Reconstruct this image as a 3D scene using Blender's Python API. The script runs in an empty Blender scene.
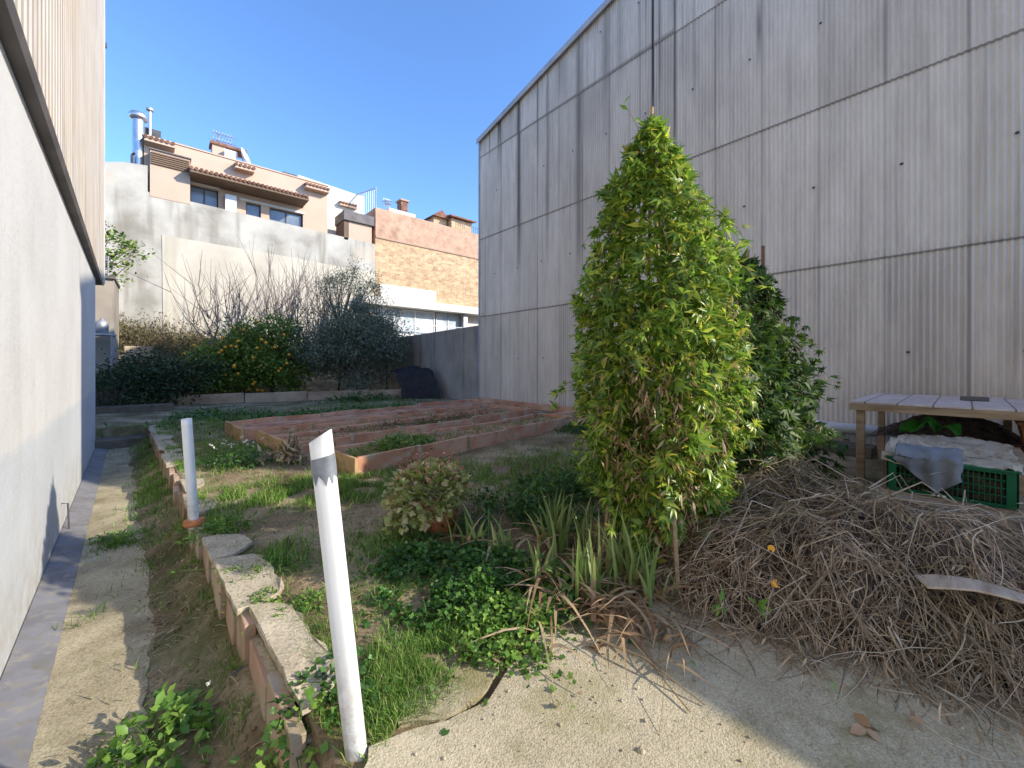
import bpy, math, random
import numpy as np
from mathutils import Vector, Matrix, noise as mnoise
PI = math.pi
scene = bpy.context.scene
COL = scene.collection
rng = np.random.RandomState(7)
random.seed(7)
R = math.radians

# ------------------------------------------------------------------ camera maths (1024 px wide frame)
FOC, HY, CAMH, YAW = 400.0, 364.0, 1.5, R(41.4)
cy_, sy_ = math.cos(YAW), math.sin(YAW)
def ray(x, y):
    a = (x-512)/FOC
    return a*cy_+sy_, -a*sy_+cy_, (HY-y)/FOC
def onZ(x, y, z=0.0):
    r = ray(x, y); t = (z-CAMH)/r[2]; return (r[0]*t, r[1]*t, z)
def onY(x, y, Y):
    r = ray(x, y); t = Y/r[1]; return (r[0]*t, Y, CAMH+r[2]*t)
def onX(x, y, X):
    r = ray(x, y); t = X/r[0]; return (X, r[1]*t, CAMH+r[2]*t)
def atD(x, y, d):
    r = ray(x, y); return (r[0]*d, r[1]*d, CAMH+r[2]*d)

# ------------------------------------------------------------------ materials
def new_mat(name):
    m = bpy.data.materials.new(name); m.use_nodes = True
    nt = m.node_tree; nt.nodes.clear()
    out = nt.nodes.new('ShaderNodeOutputMaterial')
    b = nt.nodes.new('ShaderNodeBsdfPrincipled')
    nt.links.new(b.outputs[0], out.inputs[0])
    return m, nt, b, out
def N(nt, t, **kw):
    n = nt.nodes.new(t)
    for k, v in kw.items():
        if k in n.inputs.keys(): n.inputs[k].default_value = v
        else: setattr(n, k, v)
    return n
def ramp(nt, fac, stops):
    r = nt.nodes.new('ShaderNodeValToRGB')
    e = r.color_ramp.elements
    while len(e) < len(stops): e.new(0.5)
    for i, (p, c) in enumerate(stops):
        e[i].position = p; e[i].color = (*c, 1) if len(c) == 3 else c
    nt.links.new(fac, r.inputs[0]); return r.outputs[0]
def mixc(nt, fac, a, b, bt='MIX'):
    n = nt.nodes.new('ShaderNodeMix'); n.data_type = 'RGBA'; n.blend_type = bt
    for s, v in ((n.inputs[0], fac), (n.inputs[6], a), (n.inputs[7], b)):
        if isinstance(v, (int, float)): s.default_value = v
        elif isinstance(v, tuple): s.default_value = (*v, 1)
        else: nt.links.new(v, s)
    return n.outputs[2]
def pos(nt, scale=(1, 1, 1), loc=(0, 0, 0), rot=(0, 0, 0)):
    g = nt.nodes.new('ShaderNodeNewGeometry'); mp = nt.nodes.new('ShaderNodeMapping')
    mp.inputs['Scale'].default_value = scale; mp.inputs['Location'].default_value = loc; mp.inputs['Rotation'].default_value = rot
    nt.links.new(g.outputs['Position'], mp.inputs[0]); return mp.outputs[0]
def noise(nt, vec, scale=5, detail=4, rough=.55, dist=0):
    n = N(nt, 'ShaderNodeTexNoise', Scale=scale, Detail=detail, Roughness=rough, Distortion=dist)
    nt.links.new(vec, n.inputs['Vector']); return n.outputs['Fac']
def bump(nt, b, h, strength=.3, dist=.01):
    n = N(nt, 'ShaderNodeBump', Strength=strength, Distance=dist)
    nt.links.new(h, n.inputs['Height']); nt.links.new(n.outputs[0], b.inputs['Normal'])
def pm(name, stops, scale=4, detail=5, rough=.85, bs=None, bd=.01, bstr=.4, stretch=(1, 1, 1), spots=None, metal=0, spec=.3, dist=0):
    """noise coloured material; stops = colour ramp; spots=(colour, scale, lo, hi, stretch)"""
    m, nt, b, _ = new_mat(name)
    c = ramp(nt, noise(nt, pos(nt, stretch), scale, detail, dist=dist), stops)
    if spots:
        for (sc, ss, lo, hi, st) in (spots if isinstance(spots, list) else [spots]):
            f = ramp(nt, noise(nt, pos(nt, st, (3.1, 1.7, 5.3)), ss, 5), [(lo, (0, 0, 0)), (hi, (1, 1, 1))])
            c = mixc(nt, f, c, sc)
    nt.links.new(c, b.inputs['Base Color'])
    b.inputs['Roughness'].default_value = rough; b.inputs['Metallic'].default_value = metal
    b.inputs['Specular IOR Level'].default_value = spec
    if bs: bump(nt, b, noise(nt, pos(nt), bs, 6, .65), bstr, bd)
    return m
def leafmat(name, stops, trans=.35, rough=.45, spec=.35):
    m, nt, b, out = new_mat(name)
    g = nt.nodes.new('ShaderNodeNewGeometry')
    c = ramp(nt, g.outputs['Random Per Island'], stops)
    c2 = mixc(nt, ramp(nt, noise(nt, pos(nt), 3.0, 2), [(.35, (.6, .6, .6)), (.65, (1.2, 1.2, 1.2))]), c, c, 'MIX')
    v = mixc(nt, 1.0, c, ramp(nt, noise(nt, pos(nt), 2.5, 2), [(.35, (.72, .75, .7)), (.65, (1, 1, 1))]), 'MULTIPLY')
    nt.links.new(v, b.inputs['Base Color'])
    b.inputs['Roughness'].default_value = rough; b.inputs['Specular IOR Level'].default_value = spec
    t = nt.nodes.new('ShaderNodeBsdfTranslucent'); nt.links.new(v, t.inputs[0])
    mx = nt.nodes.new('ShaderNodeMixShader'); mx.inputs[0].default_value = trans
    nt.links.new(b.outputs[0], mx.inputs[1]); nt.links.new(t.outputs[0], mx.inputs[2])
    nt.links.new(mx.outputs[0], out.inputs[0])
    return m

M = {}
# ------------------------------------------------------------------ mesh builders
class MB:
    def __init__(s): s.v = []; s.f = []
    def add(s, vs, fs):
        o = len(s.v); s.v += [tuple(p) for p in vs]; s.f += [tuple(i+o for i in f) for f in fs]; return s
    def box(s, x0, x1, y0, y1, z0, z1, mt=None):
        vs = [(x, y, z) for z in (z0, z1) for y in (y0, y1) for x in (x0, x1)]
        if mt: vs = [mt @ Vector(p) for p in vs]
        return s.add(vs, [(0, 2, 3, 1), (4, 5, 7, 6), (0, 1, 5, 4), (2, 6, 7, 3), (0, 4, 6, 2), (1, 3, 7, 5)])
    def hexa(s, b, t):   # bottom quad, top quad (ccw seen from above)
        return s.add(list(b)+list(t), [(3, 2, 1, 0), (4, 5, 6, 7), (0, 1, 5, 4), (1, 2, 6, 5), (2, 3, 7, 6), (3, 0, 4, 7)])
    def prism(s, poly, z0, z1):
        n = len(poly)
        z1f = z1 if callable(z1) else (lambda x, y: z1)
        return s.add([(x, y, z0) for x, y in poly]+[(x, y, z1f(x, y)) for x, y in poly],
                     [tuple(range(n-1, -1, -1)), tuple(range(n, 2*n))]+[(i, (i+1) % n, n+(i+1) % n, n+i) for i in range(n)])
    def tube(s, pts, r, n=8, r1=None, cap=True):
        pts = [Vector(p) for p in pts]; k = len(pts); o = []
        r1 = r if r1 is None else r1
        for i, p in enumerate(pts):
            d = (pts[min(i+1, k-1)]-pts[max(i-1, 0)]).normalized()
            a = d.orthogonal().normalized() if i == 0 else (pa-d*pa.dot(d)).normalized()
            pa = a; b = d.cross(a); rr = r+(r1-r)*i/(k-1)
            o += [p+(a*math.cos(2*PI*j/n)+b*math.sin(2*PI*j/n))*rr for j in range(n)]
        fs = [(i*n+j, i*n+(j+1) % n, (i+1)*n+(j+1) % n, (i+1)*n+j) for i in range(k-1) for j in range(n)]
        if cap: fs += [tuple(range(n-1, -1, -1)), tuple((k-1)*n+j for j in range(n))]
        return s.add(o, fs)
    def lathe(s, c, prof, n=16):
        o = [(c[0]+r*math.cos(2*PI*j/n), c[1]+r*math.sin(2*PI*j/n), c[2]+z) for r, z in prof for j in range(n)]
        k = len(prof)
        return s.add(o, [(i*n+j, i*n+(j+1) % n, (i+1)*n+(j+1) % n, (i+1)*n+j) for i in range(k-1) for j in range(n)])
    def build(s, name, m, parent=None, smooth=False, bev=0):
        return link(name, s.v, s.f, m, parent, smooth, bev)
def link(name, v, f, m, parent=None, smooth=False, bev=0):
    me = bpy.data.meshes.new(name); me.from_pydata(v, [], f); me.update()
    me.materials.append(m)
    if smooth: me.polygons.foreach_set('use_smooth', [True]*len(me.polygons))
    o = bpy.data.objects.new(name, me); COL.objects.link(o)
    if parent: o.parent = parent; o.matrix_parent_inverse = Matrix.Translation(parent.location).inverted() if not parent.rotation_euler[2] else parent.matrix_basis.inverted()
    if bev:
        b = o.modifiers.new('Bevel', 'BEVEL'); b.width = bev; b.segments = 2; b.limit_method = 'ANGLE'
    return o
def linknp(name, V, F, m, parent=None, smooth=False):
    """V (n,3) array, F (k,c) array with constant corner count, or list of such"""
    Fs = F if isinstance(F, list) else [F]
    me = bpy.data.meshes.new(name)
    nl = sum(a.size for a in Fs); nf = sum(len(a) for a in Fs)
    me.vertices.add(len(V)); me.vertices.foreach_set('co', np.asarray(V, dtype=np.float32).ravel())
    me.loops.add(nl); me.loops.foreach_set('vertex_index', np.concatenate([a.ravel() for a in Fs]).astype(np.int32))
    tot = np.concatenate([np.full(len(a), a.shape[1]) for a in Fs]).astype(np.int32)
    st = np.concatenate([[0], np.cumsum(tot)[:-1]]).astype(np.int32)
    me.polygons.add(nf); me.polygons.foreach_set('loop_start', st); me.polygons.foreach_set('loop_total', tot)
    if smooth: me.polygons.foreach_set('use_smooth', np.ones(nf, dtype=bool))
    me.update(calc_edges=True); me.validate(); me.materials.append(m)
    o = bpy.data.objects.new(name, me); COL.objects.link(o)
    if parent: o.parent = parent; o.matrix_parent_inverse = parent.matrix_basis.inverted()
    return o
def tag(o, label=None, cat=None, group=None, kind=None):
    if label: o['label'] = label
    if cat: o['category'] = cat
    if group: o['group'] = group
    if kind: o['kind'] = kind
    return o
def thing(name, label, cat, loc=(0, 0, 0), group=None):
    o = bpy.data.objects.new(name, None); COL.objects.link(o); o.location = loc; o.empty_display_size = .1
    o.matrix_basis = Matrix.Translation(loc)
    return tag(o, label, cat, group)
def struct(o): o['kind'] = 'structure'; return o

# ---- leaf instancing
def T_lance(w=.16, fold=.05, droop=.15):
    V = np.array([(0, 0, 0), (w, .42, fold), (0, 1, -droop), (-w, .42, fold), (0, .45, 0.0)])
    return V, np.array([(0, 1, 4), (1, 2, 4), (0, 4, 3), (4, 2, 3)])
def T_oval(w=.28, fold=.06, droop=.12):
    V = np.array([(0, 0, 0), (w*.8, .25, fold), (w, .6, fold*.7), (0, 1, -droop), (-w, .6, fold*.7), (-w*.8, .25, fold), (0, .5, .0)])
    return V, np.array([(0, 1, 6), (1, 2, 6), (2, 3, 6), (3, 4, 6), (4, 5, 6), (5, 0, 6)])
def T_palm(n=5, spread=1.15, w=.13):
    Vs = []; Fs = []
    for i in range(n):
        a = (i/(n-1)-.5)*2*spread; L = 1-.28*abs(a)/spread
        V, F = T_lance(w, .05, .22); V = V*L
        c, s = math.cos(a), math.sin(a)
        V = np.stack([V[:, 0]*c+V[:, 1]*s, -V[:, 0]*s+V[:, 1]*c, V[:, 2]], 1)
        Fs.append(F+len(Vs)*5); Vs.append(V)
    return np.concatenate(Vs), np.concatenate(Fs)
def T_lobed(n=9, r=.5):
    V = [(0, 0.5, .0)]
    for j in range(n):
        a = 2*PI*j/n; rr = r*(1 if j % 2 else .68); V.append((rr*math.sin(a), .5-rr*math.cos(a), .07*math.sin(3*a)))
    return np.array(V), np.array([(0, 1+j, 1+(j+1) % n) for j in range(n)])
def frames(d, up=None, rs=rng):
    """rotation matrices whose Y axis is direction d (n,3) and Z close to up"""
    d = d/np.linalg.norm(d, axis=1, keepdims=True)
    if up is None: up = rs.normal(size=d.shape)
    x = np.cross(d, up); x /= np.linalg.norm(x, axis=1, keepdims=True)+1e-9
    z = np.cross(x, d)
    return np.stack([x, d, z], 2)      # columns
def inst(T, P, A, S):
    V, F = T; n = len(P)
    S = np.asarray(S).reshape(n, 1, -1)
    W = np.einsum('nij,nkj->nki', A, V[None]*S)+P[:, None]
    FF = (F[None]+(np.arange(n)*len(V))[:, None, None]).reshape(-1, F.shape[1])
    return W.reshape(-1, 3), FF
def tubes(paths, r0, r1, n=3):
    """paths (N,K,3), r0,r1 (N,) -> V,F quads"""
    Np, K, _ = paths.shape
    d = np.gradient(paths, axis=1); d /= np.linalg.norm(d, axis=2, keepdims=True)+1e-9
    ref = np.where(np.abs(d[:, :, 2:3]) > .9, np.array([1., 0, 0]), np.array([0, 0, 1.]))
    a = np.cross(d, ref); a /= np.linalg.norm(a, axis=2, keepdims=True)+1e-9
    b = np.cross(d, a)
    t = np.linspace(0, 1, K)[None, :, None]
    rr = (r0[:, None, None]*(1-t)+r1[:, None, None]*t)
    V = np.stack([paths+(a*math.cos(2*PI*j/n)+b*math.sin(2*PI*j/n))*rr for j in range(n)], 2)
    idx = np.arange(Np*K*n).reshape(Np, K, n)
    F = np.stack([idx[:, :-1, :], np.roll(idx, -1, 2)[:, :-1, :], np.roll(idx, -1, 2)[:, 1:, :], idx[:, 1:, :]], 3).reshape(-1, 4)
    return V.reshape(-1, 3), F
def merge(parts):
    Vs, Fs, o = [], {}, 0
    for V, F in parts:
        Fs.setdefault(F.shape[1], []).append(F+o); Vs.append(V); o += len(V)
    return np.concatenate(Vs), [np.concatenate(a) for a in Fs.values()]
def nz(x, y, s=1.0, seed=0.0): return mnoise.noise(Vector((x*s+seed, y*s-seed*.7, seed*1.3)))

# ================================================================== MATERIALS
M['soil'] = None
def soil_mat():
    m, nt, b, _ = new_mat('soil')
    c = ramp(nt, noise(nt, pos(nt), 1.1, 8, .62), [(.32, (.13, .095, .055)), (.48, (.26, .20, .12)), (.62, (.40, .33, .215))])
    fine = noise(nt, pos(nt, loc=(5, 2, 1)), 28, 6, .7)
    c = mixc(nt, .75, c, ramp(nt, fine, [(.3, (.35, .33, .3)), (.55, (1, 1, 1)), (.75, (1.35, 1.3, 1.2))]), 'MULTIPLY')
    g = ramp(nt, noise(nt, pos(nt, loc=(9, 4, 2)), .9, 6, .7), [(.52, (0, 0, 0)), (.66, (.75, .75, .75))])
    c = mixc(nt, g, c, (.07, .09, .03))
    nt.links.new(c, b.inputs['Base Color']); b.inputs['Roughness'].default_value = .95; b.inputs['Specular IOR Level'].default_value = .15
    bump(nt, b, noise(nt, pos(nt), 22, 8, .7), .8, .03)
    return m
M['soil'] = soil_mat()
def concrete_mat(name, base, dark, moss, agg=130):
    m, nt, b, _ = new_mat(name)
    c = ramp(nt, noise(nt, pos(nt), 2.2, 7, .6), [(.3, dark), (.62, base)])
    ag = noise(nt, pos(nt), agg, 3, .6)
    c = mixc(nt, .8, c, ramp(nt, ag, [(.3, (.5, .48, .45)), (.5, (1, 1, 1)), (.72, (1.35, 1.33, 1.28))]), 'MULTIPLY')
    vo = N(nt, 'ShaderNodeTexVoronoi', Scale=42.0); nt.links.new(pos(nt), vo.inputs['Vector'])
    c = mixc(nt, ramp(nt, vo.outputs['Distance'], [(.10, (.5, .5, .5)), (.2, (0, 0, 0))]), c, tuple(x*1.35 for x in base))
    g = ramp(nt, noise(nt, pos(nt, loc=(2, 7, 3)), 1.7, 6, .7), [(.53, (0, 0, 0)), (.68, (.7, .7, .7))])
    c = mixc(nt, g, c, moss)
    dk = ramp(nt, noise(nt, pos(nt, loc=(12, 3, 3)), 5, 6, .7), [(.56, (0, 0, 0)), (.74, (.5, .5, .5))])
    c = mixc(nt, dk, c, tuple(x*.5 for x in dark))
    nt.links.new(c, b.inputs['Base Color']); b.inputs['Roughness'].default_value = .92; b.inputs['Specular IOR Level'].default_value = .2
    bump(nt, b, ag, .6, .012)
    return m
M['slab'] = concrete_mat('weathered_concrete', (.50, .44, .31), (.36, .31, .21), (.20, .18, .06))
M['path'] = concrete_mat('mossy_concrete', (.42, .37, .25), (.24, .20, .13), (.15, .13, .05), 90)
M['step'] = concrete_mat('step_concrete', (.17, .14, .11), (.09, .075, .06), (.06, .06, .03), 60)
M['mortar'] = concrete_mat('mortar', (.47, .41, .31), (.33, .28, .20), (.18, .18, .07), 60)
M['kerb'] = pm('kerb_concrete', [(.3, (.28, .19, .12)), (.5, (.42, .31, .21)), (.7, (.50, .41, .29))], 1.3, 6, .9, 30, .01, .5)
M['terracotta'] = pm('terracotta_slab', [(.3, (.34, .16, .09)), (.5, (.52, .27, .165)), (.72, (.60, .40, .28))], 1.7, 7, .85, 40, .006, .4,
                     spots=[((.50, .42, .30), 3.5, .52, .70, (1, 1, 2)), ((.10, .06, .04), 5, .6, .78, (1, 1, 1))])
M['bed_end'] = pm('sandy_brick', [(.3, (.30, .19, .09)), (.55, (.45, .31, .16)), (.75, (.40, .20, .11))], 2.5, 6, .9, 40, .006, .4,
                  spots=((.12, .13, .05), 4, .58, .75, (1, 1, 1)))
M['brick'] = pm('hollow_brick', [(.3, (.34, .20, .13)), (.5, (.44, .275, .185)), (.75, (.50, .36, .26))], 3.0, 6, .85, 50, .004, .4,
                spots=[((.38, .33, .25), 3, .44, .62, (1, 1, 1)), ((.13, .14, .06), 3.5, .54, .72, (1, 1, .6))])
def plaster(name, base, lo, streak=None, bs=14, sp=.6, vert=(1, 1, .12)):
    return pm(name, [(.3, lo), (.6, base)], .55, 7, .9, bs, .01, .35, spots=[(streak or tuple(x*.6 for x in base), 2.6, sp, sp+.2, vert)])
M['white_wall'] = pm('white_render', [(.3, (.58, .58, .57)), (.6, (.65, .65, .64))], .8, 5, .9, 9, .01, .5,
                     spots=[((.60, .59, .56), 1.2, .6, .85, (1, 1, .3))])
M['pale_dado'] = pm('pale_blue_paint', [(.3, (.56, .585, .61)), (.6, (.63, .66, .69))], .8, 5, .85, 9, .01, .5,
                    spots=[((.48, .47, .42), 1.5, .6, .85, (1, 1, .3))])
M['grey_paint'] = pm('grey_paint', [(.3, (.13, .13, .14)), (.6, (.20, .20, .215))], 3, 7, .8, 20, .006, .4, spots=[((.26, .24, .20), 14, .5, .68, (1, 1, 1)), ((.15, .14, .12), 7, .56, .72, (1, 1, 1))])
M['back_wall'] = pm('grey_plaster', [(.32, (.29, .275, .235)), (.48, (.43, .41, .365)), (.68, (.54, .52, .46))], .7, 8, .92, 4, .02, .4,
                    spots=[((.24, .22, .18), 1.2, .54, .74, (1, 1, .1)), ((.50, .43, .33), .5, .58, .72, (1, 1, 1))])
M['cream_render'] = pm('cream_render', [(.3, (.46, .42, .345)), (.6, (.56, .52, .43))], .6, 5, .9, 4, .01, .3,
                       spots=[((.40, .36, .28), 1.1, .55, .75, (1, 1, .08))])
M['beige'] = pm('beige_render', [(.3, (.50, .365, .27)), (.6, (.56, .42, .32))], .4, 4, .9)
M['beige_dark'] = pm('soffit_and_eave_shade', [(.3, (.17, .115, .08)), (.6, (.22, .15, .105))], .6, 4, .9)
M['white_build'] = pm('white_building_render', [(.3, (.60, .57, .51)), (.6, (.70, .67, .61))], .4, 4, .9, spots=((.5, .48, .43), 1, .58, .8, (1, 1, .15)))
def dirt_up(m, z0, z1, col, k=.8, sc=9):
    nt = m.node_tree; b = [n for n in nt.nodes if n.type == 'BSDF_PRINCIPLED'][0]
    src = b.inputs['Base Color'].links[0].from_socket
    g = nt.nodes.new('ShaderNodeNewGeometry'); sep = nt.nodes.new('ShaderNodeSeparateXYZ'); nt.links.new(g.outputs['Position'], sep.inputs[0])
    mr = nt.nodes.new('ShaderNodeMapRange'); mr.inputs[1].default_value = z0; mr.inputs[2].default_value = z1; mr.inputs[3].default_value = 1; mr.inputs[4].default_value = 0
    nt.links.new(sep.outputs[2], mr.inputs[0])
    ma = nt.nodes.new('ShaderNodeMath'); ma.operation = 'MULTIPLY'; nt.links.new(mr.outputs[0], ma.inputs[0]); nt.links.new(ramp(nt, noise(nt, pos(nt), sc, 7, .75), [(.38, (0, 0, 0)), (.62, (k, k, k))]), ma.inputs[1])
    nt.links.new(mixc(nt, ma.outputs[0], src, col), b.inputs['Base Color'])
def brickmat(name, c1, c2, mort, sx, sy, var):
    m, nt, b, _ = new_mat(name)
    g = nt.nodes.new('ShaderNodeNewGeometry'); sep = nt.nodes.new('ShaderNodeSeparateXYZ'); cb = nt.nodes.new('ShaderNodeCombineXYZ')
    nt.links.new(g.outputs['Position'], sep.inputs[0]); nt.links.new(sep.outputs[0], cb.inputs[0]); nt.links.new(sep.outputs[2], cb.inputs[1])
    br = N(nt, 'ShaderNodeTexBrick', Scale=1.0); br.inputs['Color1'].default_value = (*c1, 1); br.inputs['Color2'].default_value = (*c2, 1)
    br.inputs['Mortar'].default_value = (*mort, 1); br.inputs['Brick Width'].default_value = sx; br.inputs['Row Height'].default_value = sy
    br.inputs['Mortar Size'].default_value = .012; nt.links.new(cb.outputs[0], br.inputs['Vector'])
    c = mixc(nt, .8, br.outputs[0], ramp(nt, noise(nt, pos(nt), var, 6, .75), [(.3, (.55, .5, .45)), (.55, (1, 1, 1)), (.75, (1.3, 1.25, 1.15))]), 'MULTIPLY')
    nt.links.new(c, b.inputs['Base Color']); b.inputs['Roughness'].default_value = .9
    return m
M['brick_new'] = brickmat('smooth_pink_brick', (.50, .27, .175), (.57, .33, .215), (.52, .42, .31), .29, .09, 1.4)
M['brick_old'] = brickmat('rough_ochre_brick', (.46, .29, .16), (.62, .45, .26), (.60, .50, .36), .45, .16, 2.8)
M['brick_band'] = pm('band', [(.3, (.42, .27, .185)), (.7, (.48, .33, .24))], 2, 4, .9)
M['roof_tile'] = pm('roof_tile', [(.3, (.13, .065, .045)), (.6, (.26, .13, .085)), (.8, (.32, .21, .15))], 3, 5, .85)
M['dark_metal'] = pm('dark_metal', [(.3, (.05, .05, .055)), (.6, (.09, .09, .1))], 3, 3, .5)
M['steel'] = pm('steel_flue', [(.3, (.50, .50, .52)), (.7, (.62, .62, .65))], 2, 3, .35, metal=.9)
M['galv'] = pm('galvanised', [(.3, (.35, .36, .38)), (.7, (.5, .5, .52))], 6, 3, .5, metal=.6)
M['white_paint'] = pm('white_paint', [(.3, (.72, .72, .72)), (.6, (.80, .80, .79))], 6, 4, .5)
M['glass'] = pm('window_glass', [(.3, (.10, .13, .17)), (.7, (.22, .26, .31))], .7, 3, .12, spec=.7)
M['glass_pale'] = pm('pale_glass', [(.35, (.42, .50, .55)), (.6, (.72, .76, .78))], .5, 3, .2, spec=.5)
M['black_plastic'] = pm('black_tarp', [(.3, (.006, .006, .007)), (.7, (.02, .02, .022))], 4, 4, .6, 12, .02, .6)
M['flash'] = pm('flashing', [(.3, (.10, .09, .09)), (.6, (.16, .145, .14))], 2, 4, .6)
M['fascia'] = pm('fascia', [(.3, (.36, .36, .37)), (.6, (.46, .46, .47))], 2, 4, .6)
M['bound'] = pm('boundary_concrete', [(.3, (.25, .215, .18)), (.6, (.36, .32, .27))], .8, 7, .9, 8, .01, .4,
                spots=[((.10, .085, .07), 1.6, .52, .72, (1, 1, .12))])
M['bark'] = pm('bark', [(.3, (.06, .045, .035)), (.6, (.14, .11, .085))], 14, 5, .95, 40, .01, .6)
M['pale_bark'] = pm('pale_bark', [(.3, (.22, .19, .16)), (.6, (.36, .32, .27))], 14, 5, .95, 40, .01, .5)
M['twig_dark'] = pm('dark_twigs', [(.3, (.07, .05, .045)), (.6, (.15, .12, .11))], 10, 4, .95)
M['twig_grey'] = pm('fig_twigs', [(.3, (.16, .13, .12)), (.6, (.27, .23, .21))], 8, 4, .95)
M['vine_stem'] = pm('vine_stem', [(.3, (.14, .10, .055)), (.6, (.30, .23, .13))], 10, 4, .9)
M['wood'] = pm('weathered_timber', [(.3, (.22, .15, .085)), (.5, (.36, .25, .145)), (.7, (.46, .34, .21))], 3, 7, .85, 30, .004, .4, stretch=(6, .8, 6))
M['wood_pale'] = pm('pale_timber', [(.3, (.34, .25, .18)), (.6, (.52, .42, .32))], 4, 7, .85, 30, .004, .4, stretch=(1, 6, 6))
M['tile_top'] = None
def tile_top():
    m, nt, b, _ = new_mat('tabletop_tiles')
    br = N(nt, 'ShaderNodeTexBrick', Scale=1.0, offset=0.0); br.inputs['Color1'].default_value = (.56, .46, .42, 1); br.inputs['Color2'].default_value = (.66, .56, .52, 1)
    br.inputs['Mortar'].default_value = (.17, .13, .12, 1); br.inputs['Brick Width'].default_value = .45; br.inputs['Row Height'].default_value = .3; br.inputs['Mortar Size'].default_value = .008
    nt.links.new(pos(nt, (1, 1, 1), (.1, .05, 0)), br.inputs['Vector'])
    c = mixc(nt, .7, br.outputs[0], ramp(nt, noise(nt, pos(nt), 9, 6, .7), [(.3, (.6, .58, .56)), (.6, (1.1, 1.1, 1.1))]), 'MULTIPLY')
    nt.links.new(c, b.inputs['Base Color']); b.inputs['Roughness'].default_value = .6; return m
M['tile_top'] = tile_top()
M['crate_green'] = pm('green_plastic', [(.3, (.004, .085, .035)), (.7, (.008, .13, .055))], 3, 3, .45)
M['cream_cloth'] = pm('cream_sheet', [(.3, (.26, .21, .145)), (.55, (.44, .37, .275)), (.7, (.52, .45, .35))], 2.5, 5, .8, 12, .01, .5,
                      spots=((.28, .20, .13), 6, .62, .75, (1, 1, 1)))
M['blue_cloth'] = pm('blue_grey_sheet', [(.3, (.13, .145, .165)), (.6, (.22, .24, .27))], 5, 5, .75, 20, .008, .5)
M['green_bag'] = pm('green_sack', [(.3, (.03, .20, .025)), (.7, (.06, .30, .04))], 5, 4, .6, 20, .01, .5)
M['pot_orange'] = pm('clay_pot', [(.3, (.36, .12, .045)), (.6, (.50, .20, .08))], 6, 5, .8, 30, .003, .4, spots=((.40, .30, .2), 7, .6, .75, (1, 1, .3)))
M['pipe_white'] = pm('white_pvc', [(.3, (.70, .70, .69)), (.7, (.78, .78, .77))], 3, 4, .4, spots=[((.50, .47, .40), 7, .66, .8, (1, 1, .3)), ((.62,.61,.58), 30, .6, .7, (1, 1, .1))])
M['tape'] = pm('grey_tape', [(.3, (.13, .14, .16)), (.7, (.22, .235, .26))], 20, 4, .45, 60, .002, .5)
M['white_plastic'] = pm('white_plastic_sheet', [(.3, (.55, .58, .60)), (.7, (.72, .74, .75))], 4, 4, .5)
dirt_up(M['pipe_white'], .0, .5, (.30, .24, .16), .8, 16)
dirt_up(M['pale_dado'], -.4, .55, (.40, .37, .30), .75, 6)
M['orange'] = pm('orange_peel', [(.3, (.75, .30, .02)), (.7, (.85, .42, .04))], 8, 3, .5)
M['straw'] = leafmat('straw', [(0, (.18, .12, .08)), (.35, (.40, .29, .20)), (.75, (.56, .43, .31)), (1, (.72, .60, .45))], .05, .8, .15)
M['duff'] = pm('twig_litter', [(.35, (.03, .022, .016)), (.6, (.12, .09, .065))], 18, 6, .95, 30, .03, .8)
M['deadleaf'] = leafmat('dead_leaf', [(0, (.20, .11, .06)), (.5, (.42, .27, .16)), (1, (.62, .46, .30))], .2, .7, .2)
M['vine_leaf'] = leafmat('vine_leaf', [(0, (.06, .13, .02)), (.3, (.15, .28, .035)), (.7, (.32, .46, .06)), (.92, (.58, .62, .09)), (1, (.75, .64, .08))], .5, .35, .5)
M['vine_leaf_shaded'] = leafmat('vine_leaf_in_shade', [(0, (.025, .06, .012)), (.5, (.055, .12, .02)), (1, (.13, .21, .035))], .35, .55, .25)  # shaded copy of the vine leaf, shade put into the colour
M['orange_leaf'] = leafmat('orange_leaf', [(0, (.07, .14, .025)), (.5, (.18, .29, .045)), (1, (.36, .44, .08))], .3, .4, .4)
M['olive_leaf'] = leafmat('olive_leaf', [(0, (.11, .135, .09)), (.5, (.21, .24, .165)), (1, (.36, .39, .29))], .2, .5, .3)
M['shrub_leaf'] = leafmat('dark_shrub_leaf', [(0, (.03, .055, .025)), (.5, (.055, .095, .04)), (1, (.09, .13, .055))], .2, .5, .3)
M['scrub'] = leafmat('dry_scrub', [(0, (.12, .085, .05)), (.5, (.20, .16, .09)), (.8, (.16, .18, .07)), (1, (.32, .26, .16))], .2, .8, .1)
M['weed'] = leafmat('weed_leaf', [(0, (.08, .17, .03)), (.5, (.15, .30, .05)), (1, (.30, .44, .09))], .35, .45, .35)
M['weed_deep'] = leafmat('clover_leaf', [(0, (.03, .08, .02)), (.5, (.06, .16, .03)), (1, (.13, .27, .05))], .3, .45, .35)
M['grass'] = leafmat('grass_blade', [(0, (.08, .17, .03)), (.45, (.15, .29, .05)), (.8, (.25, .40, .08)), (1, (.44, .43, .18))], .3, .6, .25)
M['iris'] = leafmat('iris_leaf', [(0, (.16, .25, .07)), (.6, (.30, .42, .13)), (1, (.48, .52, .22))], .3, .5, .3)
M['begonia'] = leafmat('pale_round_leaf', [(0, (.28, .36, .09)), (.5, (.50, .54, .20)), (.85, (.72, .64, .38)), (1, (.70, .42, .30))], .3, .5, .3)
M['petal'] = leafmat('petal', [(0, (.7, .68, .66)), (1, (.85, .83, .82))], .3, .6, .2)
M['pinkpetal'] = leafmat('pink_flower', [(0, (.45, .18, .14)), (1, (.62, .33, .27))], .3, .6, .2)

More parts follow.
